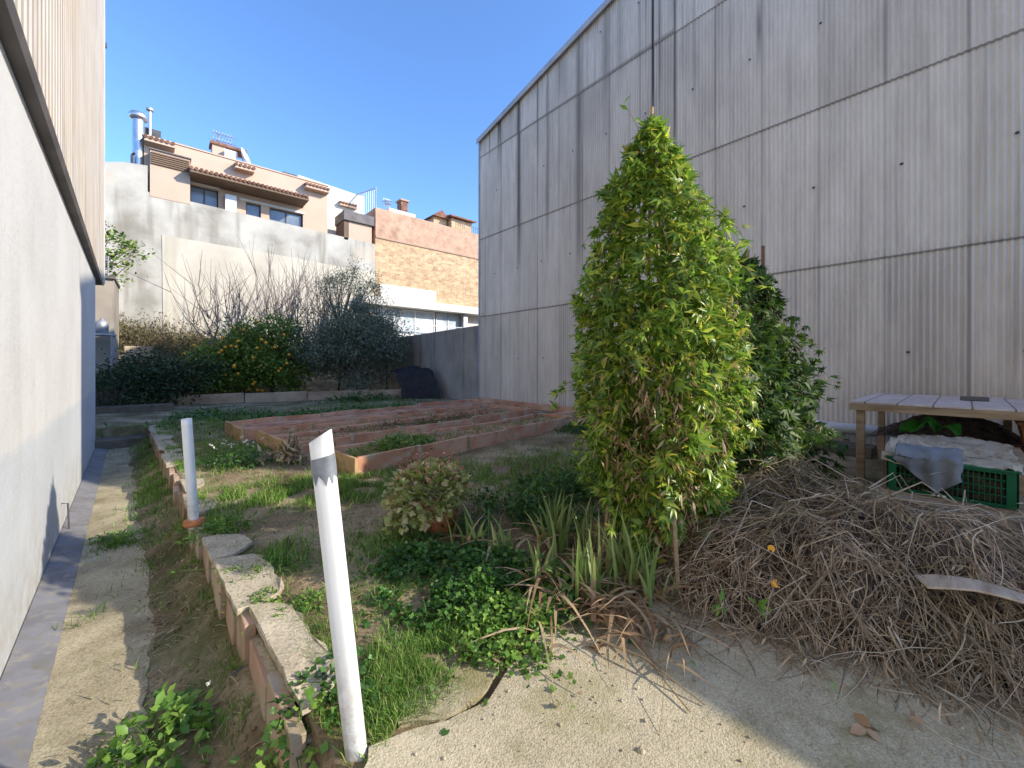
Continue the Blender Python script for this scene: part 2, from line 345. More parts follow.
# ================================================================== TERRAIN
def wx(Y):      # face line of the retaining wall
    return .50 - .056*max(min(Y, 14), -3) if Y > 0 else .50
def lerp(a, b, t): return a+(b-a)*max(0, min(1, t))
def sstep(a, b, x):
    t = max(0, min(1, (x-a)/(b-a))); return t*t*(3-2*t)
def terrain(x, y):
    w = wx(y)
    n = .02*nz(x, y, 2.2)+.012*nz(x, y, 7, 3)+.05*nz(x, y, .5, 9)*sstep(4, 12, y)
    hi = n
    if y > 18.5:
        hi += 2.9*sstep(20.0, 27.5, y)*(1-.6*sstep(4, 9, x))+.25*nz(x, y, .6, 4)*sstep(19, 22, y)
    if x > 9.8: hi = lerp(hi, n, (x-9.8)/.5)
    if y < 13.2:
        lo = -.42+.010*nz(x, y, 3)
        dx = w-x
        lo += .20*math.exp(-(max(dx,0)/.20)**1.6)+.04*nz(x, y, 6, 5)*math.exp(-(dx/.35)**2)
        if x-w < .07: return lo
        return hi-.035*(1-sstep(1.2, 1.75, y)) if True else hi
    return hi
Ys = np.concatenate([[-500, -150, -50, -20, -10, -5, -3], np.arange(-2, 1, .25), np.arange(1, 8, .06), np.arange(8, 13.2, .14), [13.199, 13.201], np.arange(13.4, 30, .35), [34, 45, 80, 200, 600, 1500]])
Us = np.concatenate([[-1500, -400, -100, -30, -12, -6, -3], np.arange(-2, -.9, .12), np.arange(-.9, .0, .045), [.0, .055, .085, .13], np.arange(.18, 4, .07), np.arange(4, 10.4, .2), [11, 13, 17, 25, 40, 100, 400, 1500]])
V = []; 
for Y in Ys:
    w = wx(Y)
    for u in Us: V.append((u+w, Y, terrain(u+w, Y)))
nu, ny = len(Us), len(Ys)
idx = np.arange(nu*ny).reshape(ny, nu)
F = np.stack([idx[:-1, :-1], idx[:-1, 1:], idx[1:, 1:], idx[1:, :-1]], 2).reshape(-1, 4)
g = linknp('ground', np.array(V), F, M['soil'], smooth=True); struct(g)

def ragged(poly, step=.08, amp=.03, seed=1):
    out = []
    n = len(poly)
    for i in range(n):
        a, b = Vector(poly[i]), Vector(poly[(i+1) % n]); L = (b-a).length; k = max(1, int(L/step))
        if L > 6: k = 1
        for j in range(k):
            p = a.lerp(b, j/k)
            if j or k > 1: p = p+Vector((nz(p.x, p.y, 5, seed), nz(p.x, p.y, 5, seed+7)))*amp+Vector((nz(p.x, p.y, 19, seed), nz(p.x, p.y, 19, seed+7)))*amp*.4
            out.append((p.x, p.y))
    return out
# concrete slab in the foreground (two broken pieces)
P2 = lambda x, y: onZ(x, y, 0)[:2]
slab_poly = [(.50, 1.40), P2(372, 748), P2(397, 738), P2(448, 724), P2(492, 702), P2(508, 668), P2(548, 634), P2(600, 640), (2.6, 1.5), (5.6, 1.8), (5.6, -4), (.50, -4)]
sp_ = ragged(slab_poly[::-1], .06, .035, 2)
sl = MB().prism(sp_, -.14, .012).build('concrete_slab', M['slab']); struct(sl)
chunk = [P2(398, 722), P2(405, 700), P2(436, 676), P2(470, 657), P2(500, 650), P2(497, 668), P2(482, 697), P2(440, 718)]
MBc = MB().prism(ragged(chunk[::-1], .05, .03, 6), -.1, .004)
tag(MBc.build('slab_fragment', M['slab']), 'broken piece of mossy concrete lying at the edge of the slab beside the grass', 'concrete fragment')
# concrete path at the lower level
pp = [(-.72, 0), (wx(0)-.36, 0), (wx(2)-.34, 2.0), (wx(3)-.40, 3.0), (wx(4.5)-.25, 4.5), (wx(7)-.2, 7), (wx(10)-.1, 10), (wx(13.2)-.02, 13.2), (-1.1, 13.2), (-.72, 3.7)]
po = MB().prism(ragged(pp, .09, .05, 4), -.55, -.395).build('path', M['path']); struct(po)

# ---- steps at the end of the path
stp = thing('garden_steps', 'low concrete steps at the far end of the lower path, in shade', 'steps', (-.6, 13.3, -.4))
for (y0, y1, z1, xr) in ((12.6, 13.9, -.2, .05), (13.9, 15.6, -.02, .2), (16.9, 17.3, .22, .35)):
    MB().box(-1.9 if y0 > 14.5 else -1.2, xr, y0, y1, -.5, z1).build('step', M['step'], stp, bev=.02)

# ================================================================== RETAINING WALL (hollow terracotta bricks, mortar on top)
rw = thing('retaining_wall', 'low terracotta brick retaining wall with mortar cap along the sunken path', 'wall', (.4, 3, -.4))
bk = MB(); mo = MB(); core = MB()
y = 1.78; i = 0
while y < 12.9:
    L = random.uniform(.26, .32) if random.random() < .3 else random.uniform(.44, .56)
    off = random.uniform(-.006, .006) + (-.02 if (i % 4 == 0) else 0)
    x0 = wx(y)+off; top = .01+random.uniform(-.014, .008)-(.06 if random.random() < .15 else 0)
    sk = random.uniform(-.006, .006)
    bk.hexa([(x0, y, -.6), (x0+.07, y, -.6), (x0+.07+sk, y+L, -.6), (x0+sk, y+L, -.6)],
            [(x0+.01, y, top), (x0+.07, y, top), (x0+.07+sk, y+L, top), (x0+.01+sk, y+L, top)])
    y += L+random.uniform(.004, .012); i += 1
bk.build('brick_facing', M['brick'], rw, bev=.006)
y = 1.86; k = 0
while y < 12.7:
    L = random.uniform(.35, 1.1); y2 = min(y+L, 12.8); wd = random.uniform(.17, .24)
    if random.random() < .9 or y < 3.5:
        n_ = max(3, int((y2-y)/.07)); lf = []; rt = []
        for q in range(n_+1):
            yy = y+(y2-y)*q/n_; en = min(1, q/1.5, (n_-q)/1.5)*.7+.3
            lf.append((wx(yy)+(.004 if k % 3 else .06)+.012*nz(yy, 3, 9), yy)); rt.append((wx(yy)+.058+wd*en+.05*nz(yy, 1, 4)+.02*nz(yy, 1, 17), yy))
        zt_ = .034+random.uniform(-.006, .012)
        mo.prism(rt+lf[::-1], .004, lambda a_, b_: zt_+.018*nz(a_, b_, 8)+.01*nz(a_, b_, 23))
    y = y2+random.uniform(.01, .07); k += 1
mo.build('mortar_cap', M['mortar'], rw, bev=.008)
core.prism([(wx(1.8)+.045, 1.8), (wx(1.8)+.15, 1.8), (wx(12.9)+.15, 12.9), (wx(12.9)+.045, 12.9)], -.7, -.06).build('mortar_backing', M['mortar'], rw)
wr = MB().tube([(wx(2.6)-.0, 2.62, -.16), (wx(2.6)-.045, 2.60, -.165), (wx(2.6)-.06, 2.63, -.185), (wx(2.6)-.02, 2.66, -.19)], .004, 5).build('rusty_wire', M['dark_metal'], rw)

# ================================================================== WHITE POSTS
def post(base, top, w, t, label, tape, foot):
    o = thing('plastic_post', label, 'post', base, 'white plastic posts along the retaining wall')
    b, tp = Vector(base), Vector(top); d = (tp-b).normalized()
    side = Vector((cy_, -sy_, 0)); side = (side-d*side.dot(d)).normalized(); fr = d.cross(side)
    mb = MB(); n = 32
    def sec(c, k=1.0, sk=0):
        pts = []
        for j in range(n):
            a = 2*PI*(j+.5)/n
            X = abs(math.cos(a))**.7*math.copysign(1, math.cos(a))*w/2*k; Y_ = abs(math.sin(a))**.7*math.copysign(1, math.sin(a))*t/2*k
            pts.append(c+side*X+fr*Y_+d*sk*X)
        return pts
    L = (tp-b).length
    rings = [sec(b-d*.05), sec(b), sec(b+d*L*.5), sec(b+d*(L-.06)), sec(b+d*L, 1.0, .55 if tape else 0)]
    vs = [p for q0 in rings for p in q0]
    inner = sec(b+d*L, .86, .55 if tape else 0); low = sec(b+d*(L-.1), .86)
    vs += inner+low
    fs = [(i*n+j, i*n+(j+1) % n, (i+1)*n+(j+1) % n, (i+1)*n+j) for i in range(len(rings)+1) for j in range(n)]
    fs.append(tuple((len(rings)+1)*n+j for j in range(n)))
    mb.add(vs, fs).build('hollow_tube', M['pipe_white'], o, smooth=True)
    if tape:
        r = [sec(b+d*(L-.16), 1.05), sec(b+d*(L-.125), 1.06), sec(b+d*(L-.075), 1.05, .2)]
        r[0] = [p+d*.02*math.sin(j*1.7) for j, p in enumerate(r[0])]
        MB().add([p for q in r for p in q], [(i*n+j, i*n+(j+1) % n, (i+1)*n+(j+1) % n, (i+1)*n+j) for i in range(2) for j in range(n)]).build('tape_band', M['tape'], o)
    if foot:
        MB().lathe((b.x, b.y, b.z-.02), [(.0, 0), (.075, 0), (.085, .02), (.08, .05), (.06, .055), (.0, .055)], 14).build('clay_foot', M['pot_orange'], o)
    return o
b1 = onZ(356, 750, 0.0); t1 = atD(320.5, 436, 1.47)
post((b1[0], b1[1], .0), t1, .078, .062, 'tall leaning white plastic post in the foreground with grey tape round its cut top', True, False)
b2 = onZ(194, 526, .0); t2 = atD(186.5, 419, 3.60)
post((b2[0], b2[1], .03), t2, .072, .072, 'farther white plastic post standing in a broken clay foot on the wall', False, True)

# ================================================================== LEFT BUILDING
LD = Vector((-1.07+.70, 12.81-3.75, 0)).normalized(); LP = Vector((-.70, 3.75, 0)); LNn = Vector((LD.y, -LD.x, 0))
def Lp(s, o, z): p = LP+LD*s+LNn*o; return (p.x, p.y, z)      # s along, o outward (+ into garden)
lb = thing('rendered_building', 'white rendered wall with ribbed cladding above on the left side of the garden', 'building', (-.9, 5, -.4))
S0, S1 = -11.0, 9.1
def lbox(s0, s1, o0, o1, z0, z1, mb=None):
    mb = mb or MB()
    return mb.hexa([Lp(s0, o1, z0), Lp(s1, o1, z0), Lp(s1, o0, z0), Lp(s0, o0, z0)], [Lp(s0, o1, z1), Lp(s1, o1, z1), Lp(s1, o0, z1), Lp(s0, o0, z1)])
def wall_mat():
    m, nt, b, _ = new_mat('left_render')
    n1 = noise(nt, pos(nt), .8, 6, .6)
    up = ramp(nt, n1, [(.3, (.57, .565, .55)), (.6, (.65, .645, .63))]); lo = ramp(nt, n1, [(.3, (.46, .485, .51)), (.6, (.54, .57, .60))])
    g = nt.nodes.new('ShaderNodeNewGeometry'); sep = nt.nodes.new('ShaderNodeSeparateXYZ'); nt.links.new(g.outputs['Position'], sep.inputs[0])
    ad = nt.nodes.new('ShaderNodeMath'); ad.operation = 'MULTIPLY_ADD'; nt.links.new(noise(nt, pos(nt), 1.6, 6, .6), ad.inputs[0]); ad.inputs[1].default_value = .16; nt.links.new(sep.outputs[2], ad.inputs[2])
    mr = nt.nodes.new('ShaderNodeMapRange'); mr.inputs[1].default_value = .97; mr.inputs[2].default_value = 1.06; nt.links.new(ad.outputs[0], mr.inputs[0])
    c = mixc(nt, mr.outputs[0], lo, up)
    c = mixc(nt, ramp(nt, noise(nt, pos(nt, (1, 1, .16), (2, 3, 1)), 2.2, 6, .65), [(.52, (0, 0, 0)), (.8, (.7, .7, .7))]), c, (.47, .455, .42))
    cr = N(nt, 'ShaderNodeTexVoronoi', Scale=.55, feature='DISTANCE_TO_EDGE'); mpn = pos(nt, (1, 1, 1.4)); 
    dn = N(nt, 'ShaderNodeTexNoise', Scale=3.0, Detail=6.0); nt.links.new(mpn, dn.inputs['Vector'])
    av = nt.nodes.new('ShaderNodeVectorMath'); av.operation = 'ADD'; nt.links.new(mpn, av.inputs[0]); nt.links.new(dn.outputs['Color'], av.inputs[1]); nt.links.new(av.outputs[0], cr.inputs['Vector'])
    c = mixc(nt, ramp(nt, cr.outputs['Distance'], [(.0, (.28, .28, .28)), (.004, (0, 0, 0))]), c, (.30, .29, .27))
    nt.links.new(c, b.inputs['Base Color']); b.inputs['Roughness'].default_value = .9
    bump(nt, b, noise(nt, pos(nt), 11, 8, .7), .5, .012)
    dirt_up(m, -.4, .35, (.36, .33, .26), .85, 5)
    return m
M['left_render'] = wall_mat()
lbox(S0, S1, -9, 0, -.7, 3.46).build('wall', M['left_render'], lb)
# painted fillet at the foot
MB().add([Lp(S0, .006, -.335), Lp(S0, .20, -.388), Lp(S0, .22, -.5), Lp(S0, .006, -.5), Lp(S1, .006, -.335), Lp(S1, .20, -.388), Lp(S1, .22, -.5), Lp(S1, .006, -.5)],
         [(0, 4, 5, 1), (1, 5, 6, 2), (0, 1, 2, 3), (7, 6, 5, 4)]).build('foot_fillet', M['grey_paint'], lb)
# rain flashing
fl = MB(); e0, e1 = S0, 10.1
pr = [(.0, 3.40), (.075, 3.41), (.095, 3.46), (.08, 3.53), (.03, 3.60), (-.1, 3.60), (-.1, 3.40)]
vs = [Lp(s, o, z) for s in (e0, e1) for o, z in pr]; k = len(pr)
fl.add(vs, [(i, (i+1) % k, k+(i+1) % k, k+i) for i in range(k)]+[tuple(range(k-1, -1, -1)), tuple(range(k, 2*k))])
fl.build('rain_flashing', M['flash'], lb)
# ribbed cladding
ribm = pm('ribbed_cladding', [(.3, (.37, .335, .305)), (.6, (.46, .425, .39))], 1.2, 5, .8,
          spots=[((.47, .41, .34), 9, .52, .62, (1, 1, .02)), ((.25, .20, .16), 5, .58, .7, (1, 1, .05)), ((.44, .36, .26), .4, .5, .75, (1, 1, 1))])
def ribs(s0, s1, z0, z1, base, pitch, depth):
    vs = []; s = s0
    while s < s1:
        for ds, o in ((0, 0), (.3, 0), (.4, depth), (.85, depth), (.95, 0)): vs.append((s+ds*pitch, base+o))
        s += pitch
    n = len(vs)
    return [Lp(s, o, z) for z in (z0, z1) for s, o in vs], [(i, i+1, n+i+1, n+i) for i in range(n-1)], vs
v_, f_, _p = ribs(S0, 11.2, 3.55, 14, .03, .19, .035)
MB().add(v_, f_).build('ribbed_cladding', ribm, lb)
lbox(S0, 11.2, -9, .02, 3.66, 13.9).build('cladding_backing', ribm, lb)
MB().tube([Lp(11.23, .06, 3.6), Lp(11.23, .06, 13.9)], .03, 6).build('corner_trim', M['fascia'], lb)
MB().box(-.03, .03, -.03, .03, -.06, .06, Matrix.Translation(Lp(11.25, .09, 9.9))).build('cable_clip', M['dark_metal'], lb)
# little fitting low on the wall that casts a shadow
MB().tube([Lp(2.9, -.01, -.05), Lp(2.9, .05, -.06), Lp(2.9, .06, -.38)], .008, 6).build('foot_rod', M['dark_metal'], lb)

# ================================================================== WAREHOUSE (fibre cement sheets)
WX = 9.5; WY1 = 12.69; WY0 = -4.0
def roofz(Y):
    r = 4.3
    return 10.27+(WY1-Y)*.222 if Y > 1.5 else 10.27+(WY1-1.5)*.222-(1.5-Y)*.222
wh = thing('warehouse', 'tall grey warehouse clad in corrugated fibre cement with black streaks, right side of garden', 'building', (WX, 3, 0))
def wh_mat():
    m, nt, b, _ = new_mat('fibre_cement')
    at = N(nt, 'ShaderNodeAttribute', attribute_name='stain'); at2 = N(nt, 'ShaderNodeAttribute', attribute_name='tone')
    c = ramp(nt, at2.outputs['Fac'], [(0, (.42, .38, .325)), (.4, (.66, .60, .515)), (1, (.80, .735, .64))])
    c = mixc(nt, .7, c, ramp(nt, noise(nt, pos(nt, (1, 1, .3)), 3, 6, .65), [(.3, (.82, .81, .8)), (.65, (1.08, 1.08, 1.08))]), 'MULTIPLY')
    st = ramp(nt, noise(nt, pos(nt, (1, 1, .035), (4, 4, 4)), 9, 4, .6), [(.52, (0, 0, 0)), (.7, (.55, .55, .55))])
    c = mixc(nt, st, c, (.42, .375, .32))
    st = ramp(nt, noise(nt, pos(nt, (1, 1, .02), (8, 1, 4)), 14, 4, .6), [(.55, (0, 0, 0)), (.7, (.5, .5, .5))])
    c = mixc(nt, st, c, (.74, .68, .60))
    c = mixc(nt, at.outputs['Fac'], c, (.035, .03, .03))
    nt.links.new(c, b.inputs['Base Color']); b.inputs['Roughness'].default_value = .85; b.inputs['Specular IOR Level'].default_value = .25
    bump(nt, b, noise(nt, pos(nt), 60, 5, .6), .25, .003)
    return m
M['fc'] = wh_mat()
pitch = .076; amp = .018; seg = 6
seams = [0.0, 3.34, 6.38, 9.62, 99]
streaks = [(onX(px, 60, WX)[1], w, z1_, st_) for px, w, z1_, st_ in
           ((519, .10, 4.6, .8), (579, .12, 3.2, .55), (653, .035, 6.4, 1.0), (660, .03, 6.8, .7), (675, .035, 5.6, .65), (548, .07, 4.6, .45), (606, .14, 7.6, .45), (500, .12, 7.9, .4),
            (694, .03, 7.0, .35), (620, .1, 8.2, .3), (561, .3, 8.6, .3), (722, .02, 7.2, .3), (538, .05, 8.0, .6))]
sk2 = onX(759, 100, WX)[1]
rs = np.random.RandomState(3)
tones = rs.rand(400)
for k in range(4):
    z0, z1 = seams[k], seams[k+1]
    ys = np.arange(WY0, WY1+1e-6, pitch/seg); 
    if ys[-1] < WY1: ys = np.append(ys, WY1)
    TT = [0, .009, .013]+[q/14 for q in range(1, 15)]; nr = len(TT)-1
    W = []; st = []; tn = []
    for r in range(nr+1):
        t = TT[r]
        for yy in ys:
            rz = roofz(yy)-.03
            zt = min(z1+.12, rz) if k < 3 else rz
            zz = z0+(zt-z0)*t
            if zt < z0: zz = rz
            o = amp*math.cos(2*PI*yy/pitch)*(1.0 if zz < 3.5 else .75)
            lay = .012*(1-t)+.004
            W.append((WX-o-lay, yy, zz))
            sval = 0
            for (sy, sw, zend, stg) in streaks:
                if abs(yy-sy) < sw*2:
                    fall = max(0, min(1, (zz-zend)/2.2+.15*nz(yy, zz, 2)))
                    sval = max(sval, stg*math.exp(-((yy-sy)/sw)**2)*fall)
            if abs(yy-sk2) < .12: sval = max(sval, .7*math.exp(-((yy-sk2)/.045)**2)*max(0, 1-abs(zz-8.6)/.9))
            d_ = zz-z0
            if k > 0 and d_ < .031: sval = max(sval, .6)
            if rz-zz < .5: sval = max(sval, .4*(1-(rz-zz)/.5)*(.6+.6*nz(yy, 0, 4)))
            dep = rz-zz
            if dep < 4.5:
                q_ = nz(yy*3.2, 2.2, 1.0, 31)+.5*nz(yy*9, 1, 1, 3); lim = 1.2+3.2*abs(nz(yy*1.7, 5, 1, 8))*1.6
                if q_ > .26: sval = max(sval, min(.85, (q_-.26)*5)*max(0, 1-dep/lim))
            st.append(min(1, sval))
            sh = int((yy+20)/.95)
            edge = (yy+20)/.95-sh
            tn.append(max(0, min(1, .25+.55*tones[(sh*7+k*31) % 400]+.15*nz(yy, zz*.2, 3)-(.42 if edge < .05 else 0)+.08+(.06 if math.cos(2*PI*yy/pitch) > .3 else -.16)*(1.6 if zz < 3.4 else .55))))  # grooves darker than ridges: rib shading put into the sheet tone
    n = len(ys); idx = np.arange((nr+1)*n).reshape(nr+1, n)
    F = np.stack([idx[:-1, :-1], idx[1:, :-1], idx[1:, 1:], idx[:-1, 1:]], 2).reshape(-1, 4)
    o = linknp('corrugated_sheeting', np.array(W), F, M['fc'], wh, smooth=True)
    if len(o.data.vertices) == len(st):
        for nm, arr in (('stain', st), ('tone', tn)):
            a = o.data.attributes.new(nm, 'FLOAT', 'POINT'); a.data.foreach_set('value', arr)
    else: print('ATTR MISMATCH', k)
# body behind, roof, fascia, corner trim
bd = MB(); poly = [(WY0, 0-.5), (WY1-.03, -.5), (WY1-.03, roofz(WY1)-.05), (1.5, roofz(1.5)-.05), (WY0, roofz(WY0)-.05)]
n = len(poly)
bd.add([(x, yy, zz) for x in (WX+.06, WX+24) for yy, zz in poly], [tuple(range(n)), tuple(range(2*n-1, n-1, -1))]+[(i, n+i, n+(i+1) % n, (i+1) % n) for i in range(n)])
bd.build('inner_wall', M['bound'], wh)
rf = MB()
for (a, b) in ((WY1+.05, 1.5), (1.5, WY0-.05)):
    za, zb = roofz(a), roofz(b)
    rf.add([(x, yy, zz+dz) for x in (WX-.10, WX+24) for dz in (-.02, .08) for yy, zz in ((a, za), (b, zb))],
           [(0, 1, 3, 2), (4, 6, 7, 5), (0, 4, 5, 1), (2, 3, 7, 6), (0, 2, 6, 4), (1, 5, 7, 3)])
rf.build('roof', M['fascia'], wh)
vg = MB()
for (a, b) in ((WY1+.06, 1.5), (1.5, WY0-.06)):
    za, zb = roofz(a), roofz(b)
    vg.add([(x, yy, zz+dz) for x in (WX-.135, WX-.105) for dz in (-.09, .09) for yy, zz in ((a, za), (b, zb))],
           [(0, 1, 3, 2), (4, 6, 7, 5), (0, 4, 5, 1), (2, 3, 7, 6), (0, 2, 6, 4), (1, 5, 7, 3)])
vg.build('verge_trim', M['fascia'], wh)
MB().box(WX-.045, WX+.05, WY1-.02, WY1+.045, -.2, 10.2).build('corner_trim', M['fascia'], wh)
scr = MB(); scr.lathe((0, 0, 0), [(0, .02), (.012, .018), (.024, 0)], 8)
sm = None
for zz in (1.7, 4.9, 8.0, 11.0):
    for q in range(11):
        yy = WY1-.8-q*1.22-((zz*3.1) % .5)
        if yy < -.8 or zz > roofz(yy)-.4: continue
        if sm is None:
            sm = scr.build('fixing_screw', M['dark_metal'], wh); so = sm
        else:
            so = sm.copy(); COL.objects.link(so)
        so.matrix_parent_inverse = wh.matrix_basis.inverted()
        so.location = (WX-.045, yy, zz); so.rotation_euler = (0, -PI/2, 0)

# concrete boundary wall beyond the warehouse corner
bw = MB()
bw.hexa([(9.42, 12.75, -.3), (9.62, 12.75, -.3), (9.62, 26.9, -.3), (9.42, 26.9, -.3)], [(9.42, 12.75, 3.02), (9.62, 12.75, 3.02), (9.62, 26.9, 2.75), (9.42, 26.9, 2.75)])
tag(bw.build('boundary_wall', M['bound']), 'streaked brown concrete boundary wall running back from the warehouse corner', 'wall')

# ================================================================== BACK WALL + HOUSES
YB = 27.0
bwall = thing('garden_end_wall', 'high grey plastered wall closing the end of the garden', 'wall', (4, YB, 2))
def prismY(poly, y0, y1):
    n = len(poly); mb = MB()
    return mb.add([(x, yy, z) for yy in (y0, y1) for x, z in poly], [tuple(range(n)), tuple(range(2*n-1, n-1, -1))]+[(i, n+i, n+(i+1) % n, (i+1) % n) for i in range(n)])
prismY([(-14, 0), (11.2, 0), (11.2, 9.78), (7, 9.9), (3, 10.02), (-.44, 10.1), (-.44, 11.4), (-1.3, 11.3), (-2.2, 11.0), (-14, 10.6)], YB, YB+.45).build('plastered_wall', M['back_wall'], bwall)
prismY([(.15, 2.2), (8.9, 2.2), (11.1, 2.6), (11.1, 7.75), (6, 7.95), (.1, 8.05)], YB-.03, YB-.002).build('cream_panel', M['cream_render'], bwall)
MB().box(-14, -.46, YB-.04, YB-.002, 2, 5.2).build('lower_patch', M['back_wall'], bwall)

def holes_wall(x0, x1, z0, z1, y, th, holes, m, parent, name='wall'):
    xs = sorted({x0, x1, *[h[0] for h in holes], *[h[1] for h in holes]}); zs = sorted({z0, z1, *[h[2] for h in holes], *[h[3] for h in holes]})
    mb = MB()
    for a, b in zip(xs[:-1], xs[1:]):
        for c, d in zip(zs[:-1], zs[1:]):
            cx, cz = (a+b)/2, (c+d)/2
            if any(h[0] < cx < h[1] and h[2] < cz < h[3] for h in holes): continue
            mb.add([(a, y, c), (b, y, c), (b, y, d), (a, y, d)], [(0, 1, 2, 3)])
    for a, b, c, d in holes:
        mb.add([(a, y, c), (b, y, c), (b, y, d), (a, y, d), (a, y+th, c), (b, y+th, c), (b, y+th, d), (a, y+th, d)], [(0, 4, 5, 1), (1, 5, 6, 2), (2, 6, 7, 3), (3, 7, 4, 0)])
    mb.add([(x0, y, z0), (x0, y, z1), (x0, y+7, z1), (x0, y+7, z0), (x1, y, z0), (x1, y, z1), (x1, y+7, z1), (x1, y+7, z0)], [(0, 3, 2, 1), (4, 5, 6, 7), (1, 2, 6, 5), (3, 7, 6, 2)])
    return mb.build(name, m, parent)
def window(x0, x1, z0, z1, y, th, parent, mull=1, fm='dark_metal', gm='glass', ft=.06):
    fr = MB()
    for a, b, c, d in ((x0, x1, z0, z0+ft), (x0, x1, z1-ft, z1), (x0, x0+ft, z0+ft, z1-ft), (x1-ft, x1, z0+ft, z1-ft)): fr.box(a, b, y+th-.08, y+th, c, d)
    for k in range(1, mull+1):
        xm = x0+(x1-x0)*k/(mull+1); fr.box(xm-ft/2, xm+ft/2, y+th-.08, y+th, z0+ft, z1-ft)
    w = fr.build('window', M[fm], parent)
    MB().box(x0, x1, y+th-.03, y+th-.01, z0, z1).build('pane', M[gm], w)
    return w
def tile_eave(xa, xb, y0, zf, depth, parent, zt=None, name='tiled_eave'):
    """sloping ledge with barrel tiles; front edge at y0-depth"""
    mb = MB()
    mb.box(xa, xb, y0-depth, y0-.002, zf-.16, zf)
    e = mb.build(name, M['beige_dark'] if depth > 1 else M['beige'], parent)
    t = MB(); x = xa+.05; 
    while x < xb:
        t.tube([(x, y0-depth-.08, zf+.03), (x, y0+.05, zf+.03+depth*.30)], .085, 8, .075); x += .21
    t.build('barrel_tiles', M['roof_tile'], e)
    return e
# beige house
YH = 27.7
X = lambda px, Y=YH: onY(px, 100, Y)[0]
Zp = lambda px, py, Y=YH: onY(px, py, Y)[2]
bh = thing('beige_house', 'beige terraced house with clay tile eaves looking over the garden end wall', 'house', (3, YH, 3))
xa, xb = X(144), X(327.5)
w1 = (X(190), X(218.5), 9.9, 11.23); w2 = (X(246), X(261), 9.7, 10.95); w3 = (X(269.5), X(303), 9.7, 10.95)
holes_wall(xa, xb, 3, 13.15, YH, .25, [w1, w2, w3], M['beige'], bh)
for w in (w1, w2, w3): window(*w, YH, .25, bh, 0 if w is w2 else 1)
MB().box(w1[0]-.05, w1[1]+.05, YH-.06, YH-.002, w1[3]+.02, w1[3]+.14).build('window_head', M['white_build'], bh)
MB().box(w2[0]-.3, w3[1]+.1, YH-.06, YH-.002, w2[3]+.02, w2[3]+.14).build('window_head', M['white_build'], bh)
MB().box(w2[0]-.3, w3[1]+.2, YH-.12, YH-.1, 9.9, 9.95).build('balcony_rail', M['dark_metal'], bh)
MB().box(X(189), X(303), YH-.12, YH-.002, 11.36, 11.75).build('eave_shade_band', M['beige_dark'], bh)  # eave's shadow on the wall, painted as a dark brown band
tile_eave(onY(190, 168, 26.3)[0], onY(309, 190, 26.3)[0], YH, onY(190, 167, 26.3)[2]-.05, 1.4, bh)
tile_eave(X(144.5), X(174.5), YH, 12.85, .6, bh, name='tiled_ledge')
tile_eave(X(234), X(253), YH, 12.75, .5, bh, name='tiled_ledge')
tile_eave(X(304), X(327), YH, 12.72, .5, bh, name='tiled_ledge')
MB().box(xa-.05, xb+.05, YH-.05, YH+.15, 13.152, 13.22).build('parapet_coping', M['beige'], bh)
# flue box with louvres, left
fx0, fx1 = X(150, 27.1), X(190, 27.1)
vb = thing('vent_block', 'beige masonry block with grey louvre strip on top of the grey wall, left end', 'vent housing', (fx0, 27.1, 10))
MB().box(fx0, fx1, 26.98, 27.66, 9.9, 12.25).build('block', M['beige'], vb)
lv = MB()
for k in range(6): lv.box(fx0+.05, fx1-.03, 26.90, 26.975, 11.55+k*.105, 11.61+k*.105)
lv.build('louvre', M['beige_dark'], vb)
MB().box(fx0-.03, fx1+.05, 26.9, 27.66, 12.252, 12.31).build('cap', M['flash'], vb)
MB().box(X(225, 27.5), X(236, 27.5), 27.3, 27.55, 9.9, 11.0).build('ac', M['white_paint'])
tag(bpy.data.objects['ac'], 'white box cabinet fixed between the windows of the beige house', 'cabinet'); bpy.data.objects['ac'].name = 'wall_cabinet'
# flue pipe
fp = onY(138.5, 150, 27.9)
flu = thing('flue_pipe', 'shiny steel flue pipe with round cap at the left end of the beige house', 'chimney pipe', (fp[0], 27.9, 10.5))
ztop = onY(138, 118, 27.9)[2]
MB().lathe((fp[0], 27.9, 9.5), [(.23, 0), (.23, ztop-9.5-.1)], 20).build('pipe', M['steel'], flu, smooth=True)
MB().lathe((fp[0], 27.9, ztop-.12), [(.23, .0), (.36, .05), (.38, .22), (.32, .34), (.16, .40), (0, .42)], 20).build('rain_cap', M['steel'], flu, smooth=True)
ap = onY(150, 111, 28.5)
an = thing('roof_vent_pole', 'thin grey pole with a small round head beside the flue pipe', 'vent pole', (ap[0], 28.5, 13))
MB().tube([(ap[0], 28.5, 12.5), (ap[0], 28.5, ap[2])], .06, 8).build('pole', M['galv'], an)
MB().lathe((ap[0], 28.5, ap[2]-.05), [(.06, 0), (.16, .06), (.16, .16), (0, .22)], 12).build('head', M['galv'], an)
ap = onY(132, 155, 27.6)
MB().tube([(ap[0], 27.6, 10.8), (ap[0], 27.6, ap[2]), (ap[0]+.1, 27.5, ap[2]+.1)], .06, 6).build('stub_pipe', M['dark_metal'])
tag(bpy.data.objects['stub_pipe'], 'short black stub pipe on the wall left of the flue pipe', 'pipe')
c0 = onY(146, 136, 29)
MB().box(c0[0]-.1, c0[0]+.6, 28.6, 29.2, 12.5, 14.0).build('chimney_stack', M['dark_metal'])
tag(bpy.data.objects['chimney_stack'], 'small dark chimney stack at the left end of the roof behind the flue', 'chimney')
